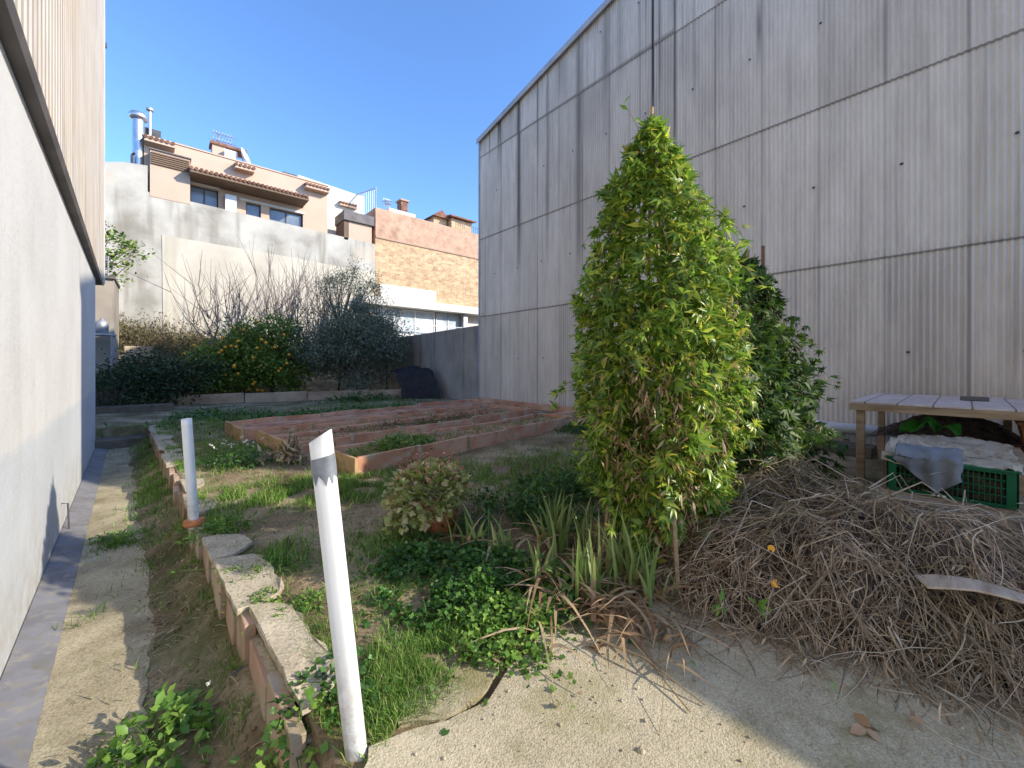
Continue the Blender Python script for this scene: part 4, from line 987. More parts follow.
# ================================================================== VINE TEEPEES
def vine(base, H, prof, n, label, lm, seed, poles=True, lean=(0, 0), stretch=(1, 1), leafS=.105, deadn=220):
    rs = np.random.RandomState(seed)
    o = thing('climbing_vine', label, 'vine', base, 'vine covered pole teepees')
    pz = [p[0] for p in prof]; pr_ = [p[1] for p in prof]
    hs = []
    while len(hs) < n:
        h = rs.rand()
        if rs.rand() < (np.interp(h, pz, pr_)/max(pr_))*.85+.15: hs.append(h)
    h = np.array(hs); a = rs.uniform(0, 2*PI, n)
    rad = np.interp(h, pz, pr_)
    lump = np.array([1+.42*nz(math.cos(x)*2+5, math.sin(x)*2+hh*7, 1.0, seed)+.22*nz(math.cos(x)*6, hh*16+math.sin(x)*5, 1, seed+3) for x, hh in zip(a, h)])
    rr = rad*lump*(1-np.abs(rs.normal(size=n))*.24)
    Pt = np.stack([base[0]+lean[0]*h+rr*np.cos(a)*stretch[0], base[1]+lean[1]*h+rr*np.sin(a)*stretch[1], base[2]+h*H], 1)
    keep = np.array([nz(math.cos(x)*3+hh*9, math.sin(x)*3-hh*4, 1.3, seed+11) > -.36 for x, hh in zip(a, h)])
    Pt = Pt[keep]; a = a[keep]; h = h[keep]; m = len(Pt)
    out = np.stack([np.cos(a), np.sin(a), np.full(m, .25)], 1)
    d = out*.9+rnd_dirs(m, (0, 0, -.35), rs)*.9
    up = out*1.0+np.array([0, 0, .8])+rs.normal(size=(m, 3))*.45
    S = leafS*(.45+rs.gamma(2.6, .24, m)).clip(.4, 1.35)
    h1 = int(m*.62); A_ = frames(d, up, rs)
    Vv, Ff = merge([inst(TP, Pt[:h1], A_[:h1], S[:h1]), inst(T_palm(3, .75, .15), Pt[h1:int(m*.85)], A_[h1:int(m*.85)], S[h1:int(m*.85)]), inst(T_lance(.2, .06, .2), Pt[int(m*.85):], A_[int(m*.85):], S[int(m*.85):])])
    linknp('leaves', Vv, Ff, lm, o)
    # hanging runners and stems
    ns = 70; K = 7; paths = np.zeros((ns, K, 3)); aa = rs.uniform(0, 2*PI, ns); h0 = rs.uniform(.25, 1, ns); L = rs.uniform(.3, .9, ns)
    for k in range(K):
        t = k/(K-1); hh = np.maximum(h0-L/H*t, .0)
        r_ = np.interp(hh, pz, pr_)*(.8+.12*math.sin(k*1.3)); aw = aa+.25*np.sin(t*3+aa*5)
        paths[:, k] = np.stack([base[0]+lean[0]*hh+r_*np.cos(aw)*stretch[0], base[1]+lean[1]*hh+r_*np.sin(aw)*stretch[1], base[2]+hh*H], 1)
    paths += rs.normal(size=paths.shape)*.015
    linknp('stems', *tubes(paths, np.full(ns, .0045), np.full(ns, .003), 4), M['vine_stem'], o)
    # loose shoots sticking out
    sh_n = 34; ha = rs.uniform(.12, .93, sh_n); az = rs.uniform(0, 2*PI, sh_n); sp_ = np.zeros((sh_n, 6, 3)); Ls = rs.uniform(.12, .34, sh_n)
    for k in range(6):
        t = k/5; r_ = np.interp(ha, pz, pr_)+Ls*t*.8
        sp_[:, k] = np.stack([base[0]+lean[0]*ha+r_*np.cos(az+.25*t)*stretch[0], base[1]+lean[1]*ha+r_*np.sin(az+.25*t)*stretch[1], base[2]+ha*H+Ls*(.35*t-.9*t*t)], 1)
    linknp('shoots', *tubes(sp_, np.full(sh_n, .003), np.full(sh_n, .0015), 4), M['vine_stem'], o)
    Q = np.repeat(sp_[:, 1:].reshape(-1, 3), 2, 0); m = len(Q); Q = Q+rs.normal(size=(m, 3))*.012
    linknp('shoot_leaves', *inst(TP, Q, frames(rnd_dirs(m, (0, 0, -.3), rs), rnd_dirs(m, (0, 0, 1), rs), rs), leafS*rs.uniform(.45, 1.1, m)), lm, o)
    # withered inner leaves
    Q = []; 
    hd = rs.uniform(.04, .75, deadn); ad = np.where(rs.rand(deadn) < .6, R(205)+rs.normal(size=deadn)*.45, rs.uniform(0, 2*PI, deadn)); hd = np.where(np.abs(ad-R(205)) < .9, rs.uniform(.06, .48, deadn), hd); rd = np.interp(hd, pz, pr_)*rs.uniform(.78, 1.1, deadn)
    Q = np.stack([base[0]+rd*np.cos(ad)*stretch[0], base[1]+rd*np.sin(ad)*stretch[1], base[2]+hd*H], 1)
    linknp('withered_leaves', *inst(TL, Q, frames(rnd_dirs(deadn, (0, 0, -1.2), rs), None, rs), np.stack([.05*rs.uniform(.4, 1.3, deadn), .085*rs.uniform(.4, 1.4, deadn), np.full(deadn, .07)], 1)), M['deadleaf'], o)
    if poles:
        for k in range(4):
            an_ = PI/4+k*PI/2; b_ = Vector((base[0]+.45*math.cos(an_)*stretch[0], base[1]+.45*math.sin(an_)*stretch[1], base[2]-.05)); t_ = Vector((base[0]+lean[0]-.02*math.cos(an_), base[1]+lean[1]-.02*math.sin(an_), base[2]+H*1.0+(.12 if k == 0 else -.05)))
            MB().tube([b_, t_], .014, 6).build('pole', M['wood'], o)
    return o
vb_ = (2.77, 1.50, 0)
prof1 = [(0, .16), (.08, .27), (.2, .43), (.33, .56), (.5, .59), (.65, .51), (.8, .37), (.9, .22), (.96, .11), (1, .03)]
v1 = vine(vb_, 3.28, prof1, 10500, 'tall sunlit passion vine covering a pole teepee beside the twig heap', M['vine_leaf'], 41, lean=(-.02, .05), stretch=(.95, .95), leafS=.083, deadn=1300)
# wandering shoot at the very top
sp0 = np.array([[atD(660-6*t*6, 150-4*t*9+9*math.sin(t*5), 2.95) for t in np.linspace(0, 1, 9)]])
linknp('top_shoot', *tubes(sp0, np.array([.004]), np.array([.002]), 4), M['vine_stem'], v1)
q_ = sp0[0][2:]; linknp('shoot_leaves', *inst(TL, q_, frames(rnd_dirs(len(q_), (0, 0, .2))), np.full(len(q_), .09)), M['weed'], v1)
prof2 = [(0, .72), (.15, .78), (.4, .68), (.6, .52), (.8, .33), (.93, .17), (1, .05)]
vine((5.2, 1.7, 0), 2.72, prof2, 5600, 'shorter shaded vine on a pole teepee between the sunlit vine and the table', M['vine_leaf_shaded'], 43, leafS=.10, stretch=(1, 1))
pt_ = atD(763, 246, 4.85); MB().tube([(pt_[0]+.05, pt_[1], .0), pt_], .018, 6).build('protruding_pole', M['roof_tile'], bpy.data.objects['climbing_vine.001'])
vine((4.1, 1.75, 0), 2.62, [(0, .6), (.3, .76), (.6, .58), (.85, .30), (1, .06)], 4000, 'middle vine teepee mostly hidden behind the sunlit vine', M['vine_leaf_shaded'], 44, leafS=.11)

# ================================================================== TWIG HEAP
def pile_h(x, y):
    dx, dy = x-3.80, y-.27
    mi = dx*.866+dy*.5; ma = dx*.5-dy*.866
    r = math.sqrt(((mi-.1)/(1.29 if mi < .1 else 1.0))**2+(ma/2.0)**2)
    r *= 1+.10*nz(x, y, 1.6, 5)
    return .68*(1-.42*sstep(3.1, 4.3, x-.55*y))*max(0, 1-r**2.2)*(1+.25*nz(x, y, 2.2, 8)+.22*nz(x, y, 5.5, 2))
rs = np.random.RandomState(51)
n1 = 60; vs = []
for j in range(n1+1):
    for i in range(n1+1):
        x = 1.8+3.9*i/n1; y = -1.9+4.4*j/n1; h = pile_h(x, y); vs.append((x, y, h-.12+.05*nz(x, y, 9, 2) if h > .02 else -.12))
mound = (np.array(vs), np.array([(j*(n1+1)+i, j*(n1+1)+i+1, (j+1)*(n1+1)+i+1, (j+1)*(n1+1)+i) for j in range(n1) for i in range(n1)]))
nt_ = 12500
c = []; 
while len(c) < nt_:
    x, y = rs.uniform(1.9, 5.4), rs.uniform(-1.8, 2.2)
    if pile_h(x, y) > .03 or (pile_h(x+.12, y+.05) > .03 and rs.rand() < .35): c.append((x, y))
c = np.array(c); hh = np.array([pile_h(a, b) for a, b in c])
z = hh*(1-.28*np.abs(rs.normal(size=nt_))**1.2)+.02
ang = rs.normal(size=nt_)*.9+R(200)*0; flow = np.arctan2(c[:, 1]-.3, c[:, 0]-3.7)
ang = flow+rs.normal(size=nt_)*1.0
L = rs.gamma(2.2, .11, nt_)+.06
K = 6; paths = np.zeros((nt_, K, 3)); curl = rs.normal(size=nt_)*1.1; el = rs.normal(size=nt_)*.36+.06
px_, py_ = c[:, 0].copy(), c[:, 1].copy(); pz_ = z.copy(); an2 = ang.copy()
for k in range(K):
    paths[:, k] = np.stack([px_, py_, pz_], 1)
    px_ = px_+np.cos(an2)*L/K; py_ = py_+np.sin(an2)*L/K
    hn = np.array([pile_h(a, b) for a, b in zip(px_, py_)])
    pz_ = np.maximum(pz_+np.sin(el)*L/K*.9+(hn-np.array([pile_h(a, b) for a, b in zip(px_-np.cos(an2)*L/K, py_-np.sin(an2)*L/K)]))*.75, .012)
    an2 = an2+curl/K; el = el-.12
r0 = rs.gamma(2.0, .0009, nt_)+.0006
t1_ = tubes(paths, r0, r0*.4, 3)
heap = thing('twig_heap', 'waist high heap of dry brown twigs and vine stems in front of the table', 'twig heap', (3.4, .4, 0))
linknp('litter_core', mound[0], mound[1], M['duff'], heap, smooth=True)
o = linknp('dry_twigs', *t1_, M['straw'], heap); o['kind'] = 'stuff'
# dry leaf blades mixed in
m = 15000; ii = rs.randint(nt_, size=m); kk = rs.randint(K, size=m)
Q = paths[ii, kk]+rs.normal(size=(m, 3))*.012
fd = paths[ii, -1]-paths[ii, 0]+rs.normal(size=(m, 3))*.1+np.array([0, 0, -.16])
S = np.stack([np.full(m, .034)*rs.uniform(.4, 1.2, m), rs.uniform(.05, .17, m), np.full(m, .06)], 1)
o = linknp('dry_leaves', *inst(TL, Q, frames(fd, rnd_dirs(m, (0, 0, 1), rs), rs), S), M['straw'], heap); o['kind'] = 'stuff'
# thick longer stalks
for k in range(60):
    a_ = rs.rand()*2*PI; x, y = rs.uniform(2.6, 4.4), rs.uniform(-.8, 1.2)
    h = pile_h(x, y)
    if h < .1: continue
    L_ = rs.uniform(.3, .75); p0 = Vector((x, y, h+.0)); p1 = Vector((x+math.cos(a_)*L_*.5, y+math.sin(a_)*L_*.5, h+.05+rs.rand()*.12)); p2 = Vector((x+math.cos(a_)*L_, y+math.sin(a_)*L_, pile_h(x+math.cos(a_)*L_, y+math.sin(a_)*L_)+rs.rand()*.08))
    MB().tube([p0, p1, p2], rs.uniform(.0025, .006), 5, .0015).build('stalk', M['wood_pale'], heap)

# board lumps in the heap
def plank(c, ax, L, W, T_, label, m='wood_pale', name='wooden_board', bend=0):
    u = Vector(ax).normalized(); s = u.cross(Vector((0, 0, 1))).normalized(); n_ = s.cross(u)
    c = Vector(c); k = 6; vs = []
    for i in range(k+1):
        t = i/k-.5; cc = c+u*t*L+n_*bend*(1-4*t*t)
        w_ = W*(1-.25*abs(t)+.06*math.sin(i*2.1))
        vs += [cc-s*w_/2-n_*T_/2, cc+s*w_/2-n_*T_/2, cc+s*w_/2+n_*T_/2, cc-s*w_/2+n_*T_/2]
    fs = [(i*4+j, i*4+(j+1) % 4, i*4+4+(j+1) % 4, i*4+4+j) for i in range(k) for j in range(4)]+[(3, 2, 1, 0), (k*4, k*4+1, k*4+2, k*4+3)]
    return tag(MB().add(vs, fs).build(name, M[m], bev=.004), label, 'board')
c1 = atD(988, 598, 1.98)
plank(c1, (.42, -.95, -.10), .50, .15, .012, 'curved pale strip of bark lying on the right of the twig heap', bend=.05)
c2 = atD(1012, 640, 1.97)
plank(c2, (.6, -.75, .05), .5, .12, .02, 'pale brown board sticking out of the lower right of the twig heap')
c3 = atD(1012, 622, 1.96)

for k, (px, py, mk, lab) in enumerate(((772, 545, 'orange', 'small orange leaf caught high on the twig heap'), (771, 585, 'orange', 'orange leaf in the middle of the twig heap'), (720, 603, 'weed', 'green star shaped leaf lying on the left of the twig heap'), (757, 605, 'weed', 'green star shaped leaf beside another on the twig heap'), (830, 683, 'iris', 'yellow green leaf at the lower edge of the twig heap'), (765, 635, 'deadleaf', 'brown crumpled leaf low on the twig heap'), (910, 716, 'deadleaf', 'large dry leaf at the foot of the twig heap'), (690, 660, 'iris', 'yellowish leaf between heap and slab'))):
    best = None
    for dd in np.arange(1.4, 3.4, .01):
        p = atD(px, py, dd)
        if p[2] < max(pile_h(p[0], p[1]), 0)+.05: best = p; break
    rs2 = np.random.RandomState(300+k); nn = 5 if mk == 'weed' else 2
    tq = TL if mk in ('weed', 'iris') else TO
    V_, F_ = inst(tq, np.array([best]*nn), frames(rnd_dirs(nn, (0, 0, 0), rs2)+np.array([-.2, -.3, -.1]), np.array([[-.5, -.6, .8]]*nn)+rs2.normal(size=(nn, 3))*.2), np.full(nn, .09 if mk == 'weed' else .045))
    tag(linknp('loose_leaf', V_, F_, M[mk]), lab, 'leaf', 'loose leaves on the twig heap')

# ================================================================== TABLE AND STUFF
tx0, tx1, ty0, ty1, tz = 6.72, 8.9, -.78, 1.0, 1.02
tbl = thing('garden_table', 'old timber table with grey tiled top standing by the warehouse wall', 'table', (7.8, .1, 0))
MB().box(tx0+.01, tx1-.01, ty0+.01, ty1-.01, tz-.025, tz).build('tabletop', M['tile_top'], tbl, bev=.004)
ap_ = MB()
for a in ((tx0, tx0+.045, ty0, ty1), (tx1-.045, tx1, ty0, ty1), (tx0+.047, tx1-.047, ty0, ty0+.045), (tx0+.047, tx1-.047, ty1-.045, ty1)): ap_.box(*a, tz-.112, tz-.027)
ap_.build('apron', M['wood'], tbl, bev=.004)
for lx, ly in ((tx0+.05, ty1-.14), (tx0+.05, ty0+.05), (tx1-.2, ty1-.14), (tx1-.2, -.42)):
    MB().box(lx, lx+.08, ly, ly+.08, -.05, tz-.115).build('leg', M['wood'], tbl, bev=.006)
bp = onZ(985, 393, tz)
bp = (8.3, bp[1] if abs(bp[1]) < 1 else -.15)
bb = MB(); bb.box(7.9, 8.02, -.20, .05, tz+.002, tz+.055)
tag(bb.build('loose_brick', M['flash'], bev=.008), 'dark brick lying on the tiled tabletop', 'brick')
# crate
cx0, cx1, cyA, cyB, cz0, cz1 = 4.9, 5.36, -.27, .47, .38, .68
def crate(o, x0, x1, y0, y1, z0, z1):
    mb = MB(); t = .012
    def face(axis, c):
        rows = [z0, z0+.035, z0+.10, z0+.17, z0+.235, z1-.03]
        L0, L1 = (y0, y1) if axis == 'x' else (x0, x1)
        def bx(a, b, c0, c1):
            if axis == 'x': mb.box(c, c+t, a, b, c0, c1)
            else: mb.box(a, b, c, c+t, c0, c1)
        bx(L0, L1, z0, z0+.03); bx(L0, L1, z1-.035, z1)
        for zr_ in (z0+.09, z0+.15, z0+.21): bx(L0+.06, L1-.06, zr_, zr_+.008)
        n = int((L1-L0-.12)/.028)
        for k in range(n+1):
            a = L0+.06+(L1-L0-.12)*k/n; bx(a-.003, a+.003, z0+.03, z1-.035)
        for a, b in ((L0, L0+.06), (L1-.06, L1)): bx(a, b, z0+.03, z1-.035)
        mid = (L0+L1)/2
        bx(mid-.02, mid+.12, z0+.15, z1-.06)
    face('x', x0); face('x', x1-t); face('y', y0+.001); face('y', y1-t-.001)
    mb.build('crate_sides', M['crate_green'], o, bev=.002)
    MB().box(x0-.012, x1+.012, y0-.012, y1+.012, z1-.014, z1-.004).build('rim', M['crate_green'], o)
    MB().box(x0+.013, x1-.013, y0+.013, y1-.013, z0, z0+.012).build('base', M['crate_green'], o)
cr1 = thing('plastic_crate', 'green plastic harvest crate filled with crumpled sheets in front of the table', 'crate', (5.1, .1, .38))
crate(cr1, cx0, cx1, cyA, cyB, cz0, cz1)
lg = MB()
for k, w_ in enumerate((.018, .012, .02, .016, .014)): lg.box(cx0-.003, cx0+.001, .05+k*.026-w_/2, .05+k*.026+w_/2, cz0+.175, cz0+.196)
lg.build('white_print', M['white_paint'], cr1)
lg = MB()
for k, w_ in enumerate((.02, .015, .018)): lg.box(cx0-.003, cx0+.001, .12+k*.03-w_/2, .12+k*.03+w_/2, cz0+.006, cz0+.024)
lg.build('white_print', M['white_paint'], cr1)
# contents and sheets
def cloth(name, label, cat, x0, x1, y0, y1, zf, m, n=40, drop=None, seed=1, thick=.004):
    vs = []
    for j in range(n+1):
        for i in range(n+1):
            u, v = i/n, j/n; x = x0+(x1-x0)*u; y = y0+(y1-y0)*v
            vs.append((x+.03*nz(x, y, 4, seed)+(.16*abs(nz(y, 2, 5, seed))*(1-u)**4), y+.05*nz(x, y, 4, seed+5), zf(x, y, u, v)))
    o = link(name, vs, [(j*(n+1)+i, j*(n+1)+i+1, (j+1)*(n+1)+i+1, (j+1)*(n+1)+i) for j in range(n) for i in range(n)], M[m], smooth=(n > 35))
    s = o.modifiers.new('Solidify', 'SOLIDIFY'); s.thickness = thick
    return tag(o, label, cat)
def ridg(x, y, s, k): return abs(nz(x, y, s, k))*2-.5
def z1f(x, y, u, v):
    z = .655+.05*ridg(x, y*.6, 2.6, 3)+.028*ridg(x*.6+y*.5, y, 8, 9)+.014*ridg(x, y-x*.6, 17, 5)
    z += .03*math.sin(u*3.1)
    z = max(z, .685+.02*ridg(x, y, 9, 2)) if x < 5.4 else z
    if x < 4.95: z -= (4.95-x)*(1.0 if v > .75 else .3)
    return z
cloth('cream_sheet', 'large crumpled cream sheet spilling over the green crate and boxes under the table', 'sheet', 4.89, 6.9, -.30, .52, z1f, 'cream_cloth', 30, seed=2)
def z2f(x, y, u, v):
    z = .75+.05*ridg(x, y, 4, 13)
    if u < .62: z = .76-(.62-u)*.62*(1-.55*abs(v-.45)*2)+.04*ridg(x, y*1.5, 7, 4)
    return z
vs = []; n = 34
for j in range(n+1):
    for i in range(n+1):
        u, v = i/n, j/n; y = .02+.40*v
        s = u*.62          # path length from hem to crate top
        hem = .29*(1-abs(v-.35)*1.35)
        if u < .55: x = 4.872-.012*math.sin(v*19)-.012*nz(u*4, v*6, 1, 3); z = .70-(1-u/.55)*hem
        else: x = 4.872+(u-.55)/.45*.26; z = .70+.075*math.sin(min(1, (u-.55)/.25)*PI/2)+.03*ridg(x, y, 8, 3)
        vs.append((x, y+.02*nz(u*3, v*3, 1, 6), z))
o = link('blue_grey_sheet', vs, [(j*(n+1)+i, j*(n+1)+i+1, (j+1)*(n+1)+i+1, (j+1)*(n+1)+i) for j in range(n) for i in range(n)], M['blue_cloth'], smooth=True)
o.modifiers.new('Solidify', 'SOLIDIFY').thickness = .004
tag(o, 'blue grey cloth hanging over the front of the green crate', 'cloth')
def z3f(x, y, u, v): return .80+.10*ridg(x, y, 5, 23)-.12*(abs(u-.5)+abs(v-.5))
cloth('green_sack', 'bright green sack lying on the cream sheet under the table', 'sack', 6.9, 7.5, .05, .55, z3f, 'green_bag', 16, seed=5)
MB().box(4.96, 5.3, -.2, .4, .4, .62).build('packed_cloth', M['duff'], cr1, bev=.02)
bx2 = thing('timber_box', 'low timber box under the cream sheet beneath the table', 'box', (6.2, .1, 0))
MB().box(5.5, 6.8, -.38, .55, 0, .62).build('box_body', M['wood'], bx2, bev=.01)
# pallet of boards under crate
pl = thing('board_stack', 'stack of weathered boards under the green crate', 'pallet', (5.1, -.2, 0))
for k in range(4): MB().box(4.62+k*.24, 4.84+k*.24, -1.3, .56, .345+.004*(k % 2), .372+.004*(k % 2)).build('board', M['wood'], pl, bev=.004)
for yy in (-1.2, -.4, .42): MB().box(4.66, 5.54, yy-.04, yy+.04, .1, .343).build('bearer', M['wood'], pl, bev=.004)
a = atD(996, 533, 2.75)
MB().lathe((a[0], a[1], a[2]-.05), [(0, 0), (.035, 0), (.05, .07), (.052, .075), (.045, .075), (.03, .01), (0, .01)], 12).build('clay_pot', M['pot_orange'])
tag(bpy.data.objects['clay_pot'], 'tiny clay pot resting at the right edge of the twig heap', 'pot')
# stacked planters right
for k, (zz, lab) in enumerate(((.18, 'lower brown planter box of the pair at the right edge'), (.52, 'upper orange planter box stacked at the right edge under the table'))):
    o = thing('planter_box', lab, 'planter', (7.9, -.85, zz), 'stacked planter boxes')
    mb = MB(); x0, x1, y0, y1 = 7.55, 8.1, -1.25, -.42; w_ = .02
    mb.hexa([(x0+.04, y0+.04, zz), (x1-.04, y0+.04, zz), (x1-.04, y1-.04, zz), (x0+.04, y1-.04, zz)], [(x0, y0, zz+.26), (x1, y0, zz+.26), (x1, y1, zz+.26), (x0, y1, zz+.26)])
    mb.build('planter_body', M['pot_orange'], o, bev=.01)
    MB().box(x0-.02, x1+.02, y0-.02, y1+.02, zz+.262, zz+.30).build('rim', M['pot_orange'], o, bev=.006)
MB().box(7.4, 8.3, -1.4, -.35, -.02, .178).build('concrete_block', M['bound'], bev=.01)
tag(bpy.data.objects['concrete_block'], 'concrete block carrying the stacked planter boxes', 'block')
# dark brushwood under table
rs = np.random.RandomState(61); n = 520; K = 5; paths = np.zeros((n, K, 3))
cx_ = rs.normal(size=n)*.35; hh0 = rs.rand(n)*.55
for k in range(K):
    t = k/(K-1)-.5; L_ = .9
    paths[:, k] = np.stack([8.75+rs.normal(size=n)*.12*0+np.sin(np.arange(n))*.14, .15+cx_*.6+t*L_*np.cos(np.arange(n)*1.7)*.9, .45+hh0*.75*(1-np.abs(cx_)*.8)-(t**2)*.9*(.5+hh0)], 1)
bwd = linknp('brushwood', *tubes(paths, np.full(n, .011), np.full(n, .005), 4), M['twig_dark'])
tag(bwd, 'dark bundle of brushwood leaning on the wall under the table', 'brushwood')
# white drain pipe along the wall foot
dp = thing('drain_pipe', 'white plastic pipe lying along the foot of the warehouse wall behind the vine', 'pipe', (9.3, 1.5, .3))
MB().tube([(9.28, 4.6, .32), (9.28, .9, .34)], .10, 14).build('pipe', M['pipe_white'], dp, smooth=True)
MB().tube([(9.28, 1.9, .335), (9.28, 1.75, .335)], .115, 14).build('socket', M['pipe_white'], dp, smooth=True)
mb = MB(); mb.box(8.6, 9.2, 1.0, 2.6, -.05, .12)
tag(mb.build('stone_slab', M['step'], bev=.02), 'flat stone slab on the ground below the white pipe', 'slab')

# ================================================================== POTTED PLANT
pp_ = onZ(437, 536, 0); px0, py0 = pp_[0]+.1, pp_[1]+.1
pt = thing('potted_plant', 'pale round-leaved plant overflowing an orange clay pot in the garden', 'potted plant', (px0, py0, 0))
MB().lathe((px0, py0, .0), [(0, 0), (.11, 0), (.13, .08), (.145, .2), (.16, .205), (.16, .235), (.145, .235), (.13, .2), (0, .2)], 20).build('pot', M['pot_orange'], pt, smooth=False)
rs = np.random.RandomState(71); n = 1900
d = rnd_dirs(n, (0, 0, .35), rs); d /= np.linalg.norm(d, axis=1, keepdims=True)
r = rs.uniform(.4, 1, n)**.5
Pt = np.array([px0-.10, py0+.05, .38])+d*r[:, None]*np.array([.36, .36, .2]); Pt[:, 2] -= .32*np.maximum(0, np.hypot(Pt[:, 0]-px0, Pt[:, 1]-py0)-.24)*rs.rand(n)*4
Pt[:, 2] = np.maximum(Pt[:, 2], .03)
linknp('leaves', *inst(TB, Pt, frames(d+rnd_dirs(n, (0, 0, 0), rs)*.5, rnd_dirs(n, (0, 0, 1.5), rs), rs), .075*rs.uniform(.5, 1.25, n)), M['begonia'], pt)
n = 60; q = np.array([px0-.07, py0+.03, .36])+rnd_dirs(n, (0, 0, 1), rs)*np.array([.26, .26, .12]); q2 = q+np.array([0, 0, .09])+rs.normal(size=(n, 3))*.02
linknp('flower_stalks', *tubes(np.stack([q, (q+q2)/2, q2], 1), np.full(n, .003), np.full(n, .002)), M['pinkpetal'], pt)
linknp('flowers', *inst(TB, np.repeat(q2, 3, 0)+rs.normal(size=(n*3, 3))*.012, frames(rnd_dirs(n*3, (0, 0, .3), rs)), np.full(n*3, .022)), M['pinkpetal'], pt)

# ================================================================== IRIS CLUMPS, WEEDS
def blades(n, cx, cyy, r, h, w, rs, curve=.35, z0=0.0, lean=None, K=6, flop=0):
    """strap leaves: returns V,F"""
    Vs = []; Fs = []
    for i in range(n):
        a = rs.rand()*2*PI if lean is None else lean+rs.normal()*.6
        x = cx+rs.normal()*r*.5; y = cyy+rs.normal()*r*.5; H_ = h*rs.uniform(.55, 1.15); c_ = curve*rs.uniform(.2, 1.6)+flop
        fa = rs.rand()*PI; wd = w*rs.uniform(.7, 1.2)
        for k in range(K):
            t = k/(K-1); ww = wd*(1-t**2.2)*.5+.0006
            bx = x+math.cos(a)*c_*H_*t**1.8; by = y+math.sin(a)*c_*H_*t**1.8; bz = z0+H_*(t-(c_**1.3)*.42*t**2.5)
            if bz < .01 and k: bz = .01+.01*rs.rand()
            Vs += [(bx-math.cos(fa)*ww, by-math.sin(fa)*ww, bz), (bx+math.cos(fa)*ww, by+math.sin(fa)*ww, bz)]
        o_ = i*K*2
        Fs += [(o_+2*k, o_+2*k+1, o_+2*k+3, o_+2*k+2) for k in range(K-1)]
    return np.array(Vs), np.array(Fs)
for i, (px, py, n, h, lab) in enumerate(((475, 548, 9, .34, 'small iris clump beside the clay pot'), (505, 560, 8, .34, 'thin iris clump second from the clay pot'), (553, 548, 20, .42, 'fullest green iris clump in front of the vine'), (535, 585, 9, .30, 'low iris clump among brown leaves near the slab edge'),
                                    (585, 545, 9, .42, 'iris clump at the left foot of the vine'), (590, 600, 12, .46, 'iris clump with bluish leaves beside the dead leaves'), (628, 585, 14, .5, 'broad leaved iris clump under the hanging vine'), (648, 600, 8, .42, 'iris clump closest to the twig heap'))):
    rs = np.random.RandomState(80+i); b = onZ(px, py, 0)
    o = thing('iris_clump', lab, 'iris', b, 'iris clumps below the vine')
    linknp('leaves', *blades(int(n*1.8), b[0], b[1], .13, h*1.1, .030, rs, .3), M['iris'], o)
    linknp('withered_leaves', *blades(int(n*1.0), b[0], b[1], .14, .36, .034, rs, 1.0, flop=.4), M['deadleaf'], o)
# litter of withered strap leaves
rs = np.random.RandomState(90); parts = []
for (px, py, n) in ((560, 600, 60), (590, 610, 60), (615, 620, 60), (640, 630, 60), (530, 575, 30), (600, 575, 40), (660, 650, 40), (545, 640, 14)):
    b = onZ(px, py, 0); parts.append(blades(n//3, b[0], b[1], .16, .26, .028, rs, 1.3, z0=.02, flop=.6))
o = linknp('leaf_litter', *[x for x in merge(parts)], M['deadleaf']); tag(o, kind='stuff')
# dead fronds lying on the slab
for k, (p0, p1, lab) in enumerate((((600, 640), (705, 705), 'long brown dead stalk reaching from the vine foot onto the slab'), ((590, 600), (690, 712), 'second dead stalk lying on the slab edge beside the twig heap'))):
    A, B = Vector(onZ(*p0, .06)), Vector(onZ(*p1, .02)); m_ = (A+B)/2+Vector((.02, .03, .03))
    MB().tube([A, m_, B], .007, 5, .003).build('dead_stalk', M['vine_stem'])
    tag(bpy.data.objects['dead_stalk' if k == 0 else 'dead_stalk.001'], lab, 'stalk')
# fallen leaves on slab etc
for k, (px, py, lab) in enumerate(((497, 655, 'curled dry leaf on the slab near the iris'), (598, 650, 'star shaped brown leaf lying on the slab'), (582, 700, 'single small brown leaf in the middle of the slab'), (866, 727, 'dry leaf on the shaded right part of the slab'))):
    b = onZ(px, py, .025); rs = np.random.RandomState(100+k); nn = 5 if k != 2 else 1
    V_, F_ = inst(TO, np.array([b]*nn)+rs.normal(size=(nn, 3))*.015*np.array([1, 1, .3]), frames(rnd_dirs(nn, (0, 0, 0), rs)*np.array([1, 1, .15]), np.array([[0, 0, 1.]]*nn)+rs.normal(size=(nn, 3))*.3), np.full(nn, .07 if k != 2 else .03))
    tag(linknp('fallen_leaf', V_, F_, M['deadleaf']), lab, 'leaf', 'fallen leaves on the slab')

